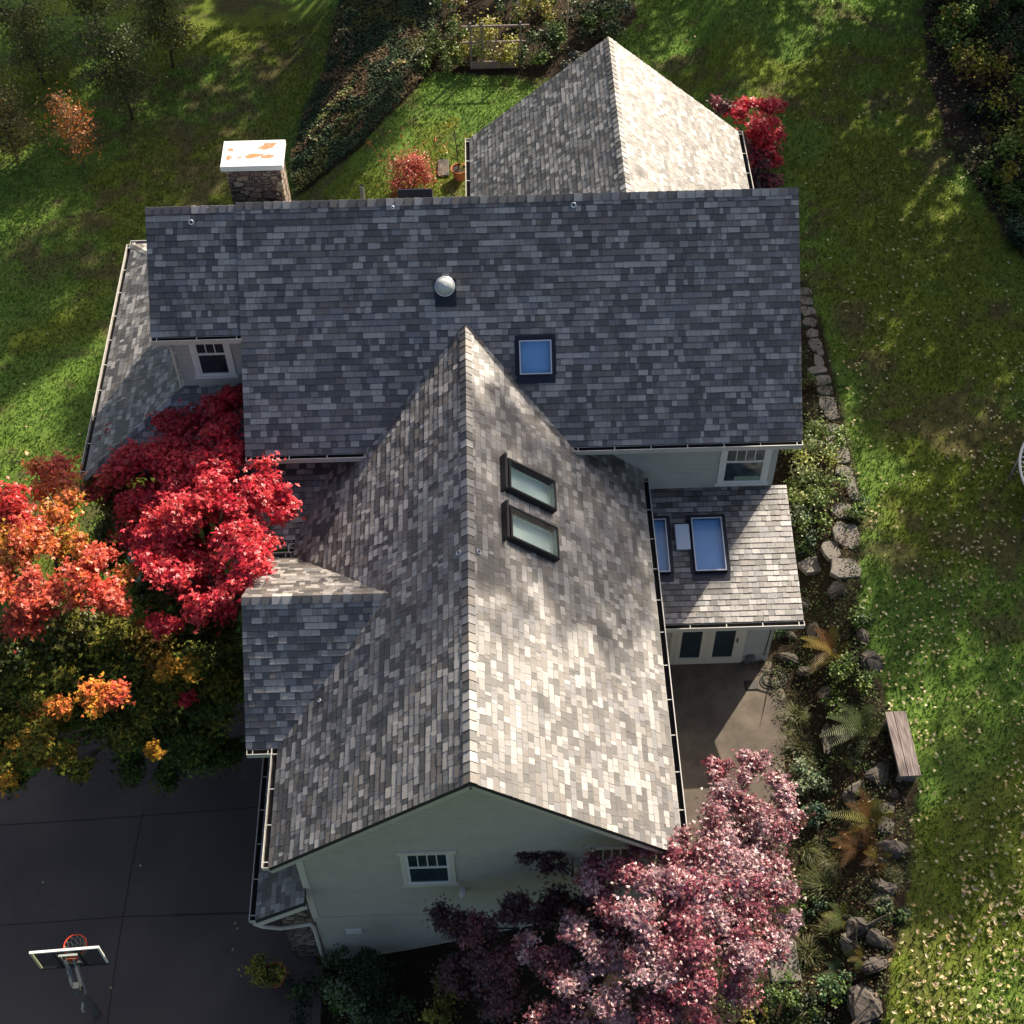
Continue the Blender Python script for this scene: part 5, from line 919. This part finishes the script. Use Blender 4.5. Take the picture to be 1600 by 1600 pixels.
n = 1500; x = rng.uniform(-17, 20, n); y = rng.uniform(2, 24, n); k = ~inpoly(x, y, IVY) & ~inpoly(x, y, TOPB); x, y = x[k], y[k]; k = (rng.random(len(x)) < .35) & ~((x > -9) & (x < 8.2) & (y < 9.5)); x, y = x[k], y[k]
m_ = len(x); tag(leaves_obj('leaf_litter', [(np.stack([x, y, H(x, y) + .07], -1), rdir(m_) * .4 + (0, 0, 1), rng.uniform(.06, .11, m_), vary((.36, .28, .14), m_, .3))], MT['dry'], None), 'sparse dry leaves on the rear lawns', 'leaves', kind='stuff')
n = 2600; x = rng.uniform(14, 22, n * 2); y = rng.uniform(7, 24, n * 2); k = inpoly(x, y, MULCH); x, y = x[k], y[k]; m_ = len(x)
tag(leaves_obj('leaf_mulch', [(np.stack([x, y, H(x, y) + .05], -1), rdir(m_) * .5 + (0, 0, 1), rng.uniform(.06, .12, m_), vary((.07, .05, .035), m_, .4))], MT['dry'], None), 'brown leaf mulch beneath the right hedge', 'leaves', kind='stuff')
for u, v in ((368, 1444), (372, 1452), (364, 1485), (174, 1545), (220, 1354), (68, 1380)):
    o = bpy.data.objects.new('fallen_leaf', LM[3]); COL.objects.link(o); o.location = at(u, v) + (0, 0, .045); o.rotation_euler = (.1, .1, rng.uniform(0, 6)); tag(o, 'pale fallen leaf lying on the dark driveway', 'leaf', 'fallen leaves on the driveway')
# ------------------------------------------------------------------ the tall trees around the garden, beyond the frame
h2 = n_((SD[0], SD[1], 0)); e2 = np.array((h2[1], -h2[0], 0)); TE = math.tan(EL)
def tall(a, D, btop, rad, kind, label, n=5200, size=.42, zlow=.35, dens=1.0, jit=.5):
    p = h2 * D + e2 * a; p[2] = float(H(p[0], p[1])); Ht = btop + TE * D - p[2]; o = empty('conifer_tree' if kind == 'c' else 'broadleaf_tree', tuple(p), label, 'tree', 'tall trees around the garden'); parts = []
    mb = MB(); mb.tube([p - (0, 0, .3), p + (0, 0, Ht * .5), p + (0, 0, Ht * .97)], [.35, .22, .05], 8); mb.build('trunk', MT['darkbark'], o)
    nb = int(70 * dens)
    for i in range(nb):
        f_ = rng.uniform(zlow, 1) if kind == 'c' else zlow + (1 - zlow) * rng.random() ** .8
        prof = (1 - f_) / (1 - zlow) * .95 + .06 if kind == 'c' else math.sqrt(max(.03, 1 - ((f_ - (1 + zlow) / 2) / ((1 - zlow) / 2)) ** 2))
        ang = rng.uniform(0, 6.28); L = rad * prof * rng.uniform(.6, 1.1); d = np.array((math.cos(ang), math.sin(ang), -.15 if kind == 'c' else rng.uniform(-.2, .5))); m_ = int(n / nb); tt = rng.uniform(.1, 1, (m_, 1)) ** .7
        P = p + np.array((0, 0, f_ * Ht)) + d * L * tt + rng.normal(0, .28 if kind == 'c' else jit, (m_, 3)); P[:, 2] = np.minimum(P[:, 2], p[2] + Ht); parts.append((P, rdir(m_), rng.uniform(.7, 1.3, m_) * size, vary((.03, .05, .02) if kind == 'c' else (.08, .08, .02), m_, .2)))
    leaves_obj('crown', parts, MT['dullleaf'], o, wid=.4)
tall(4.5, 36, 11.6, 2.1, 'b', 'tallest thin crowned tree beyond the right hedge', zlow=.72, n=1500, jit=.8)
tall(6.4, 37, 9.4, 1.7, 'b', 'second tall thin crowned tree beyond the right hedge, nearer the lawn', zlow=.6, n=1500, jit=.7)
for a, D, bt, rad, kd, lb, n, zl in ((5.7, 33, -2.0, 2.3, 'b', 'added filler tree below the two tall thin crowned ones', 4200, .15), (9.4, 31, -3.2, 2.4, 'b', 'broad tree right of the tall conifers', 4300, .2), (12.6, 29, 1.4, 2.8, 'b', 'broad autumn tree right of the lawn', 3600, .2), (15.6, 29, 4.6, 2.5, 'b', 'round crowned tree at the near right of the lawn', 3400, .2), (18.9, 29, 6.0, 2.4, 'b', 'open crowned tree at the near right of the lawn', 3200, .2), (22.5, 30, 6.2, 2.6, 'b', 'tree standing off the near right corner', 2900, .2),  # the first is an unseen filler tree, added to shade the right lawn
    (2.4, 32, -5.2, 2.2, 'b', 'smaller tree behind the far lawn', 4000, .15), (-2.4, 34, -8, 2.0, 'b', 'low tree behind the rear garden', 1800, .2), (-6.6, 36, -11.5, 2.0, 'b', 'lowest tree behind the ivy bank', 1500, .2), (-11.4, 37, .4, 1.7, 'b', 'slender tree between the trees beyond the left lawn', 2600, .7), (-14.8, 34, .8, 3.0, 'c', 'dark conifer beyond the left lawn', 5200, .1),
    (-17.6, 33, 2.4, 3.0, 'b', 'broad tree beyond the left lawn', 5600, .1), (-21.5, 34, 2.2, 3.4, 'c', 'far left dark conifer beyond the lawn', 8000, .1), (-25.5, 34, 1, 3.2, 'b', 'broad tree farthest left beyond the lawn', 8000, .1), (-29.5, 34, 1, 3.2, 'c', 'conifer at the far left corner beyond the lawn', 7000, .1)): tall(a, D, bt, rad, kd, lb, n=n, zlow=zl)
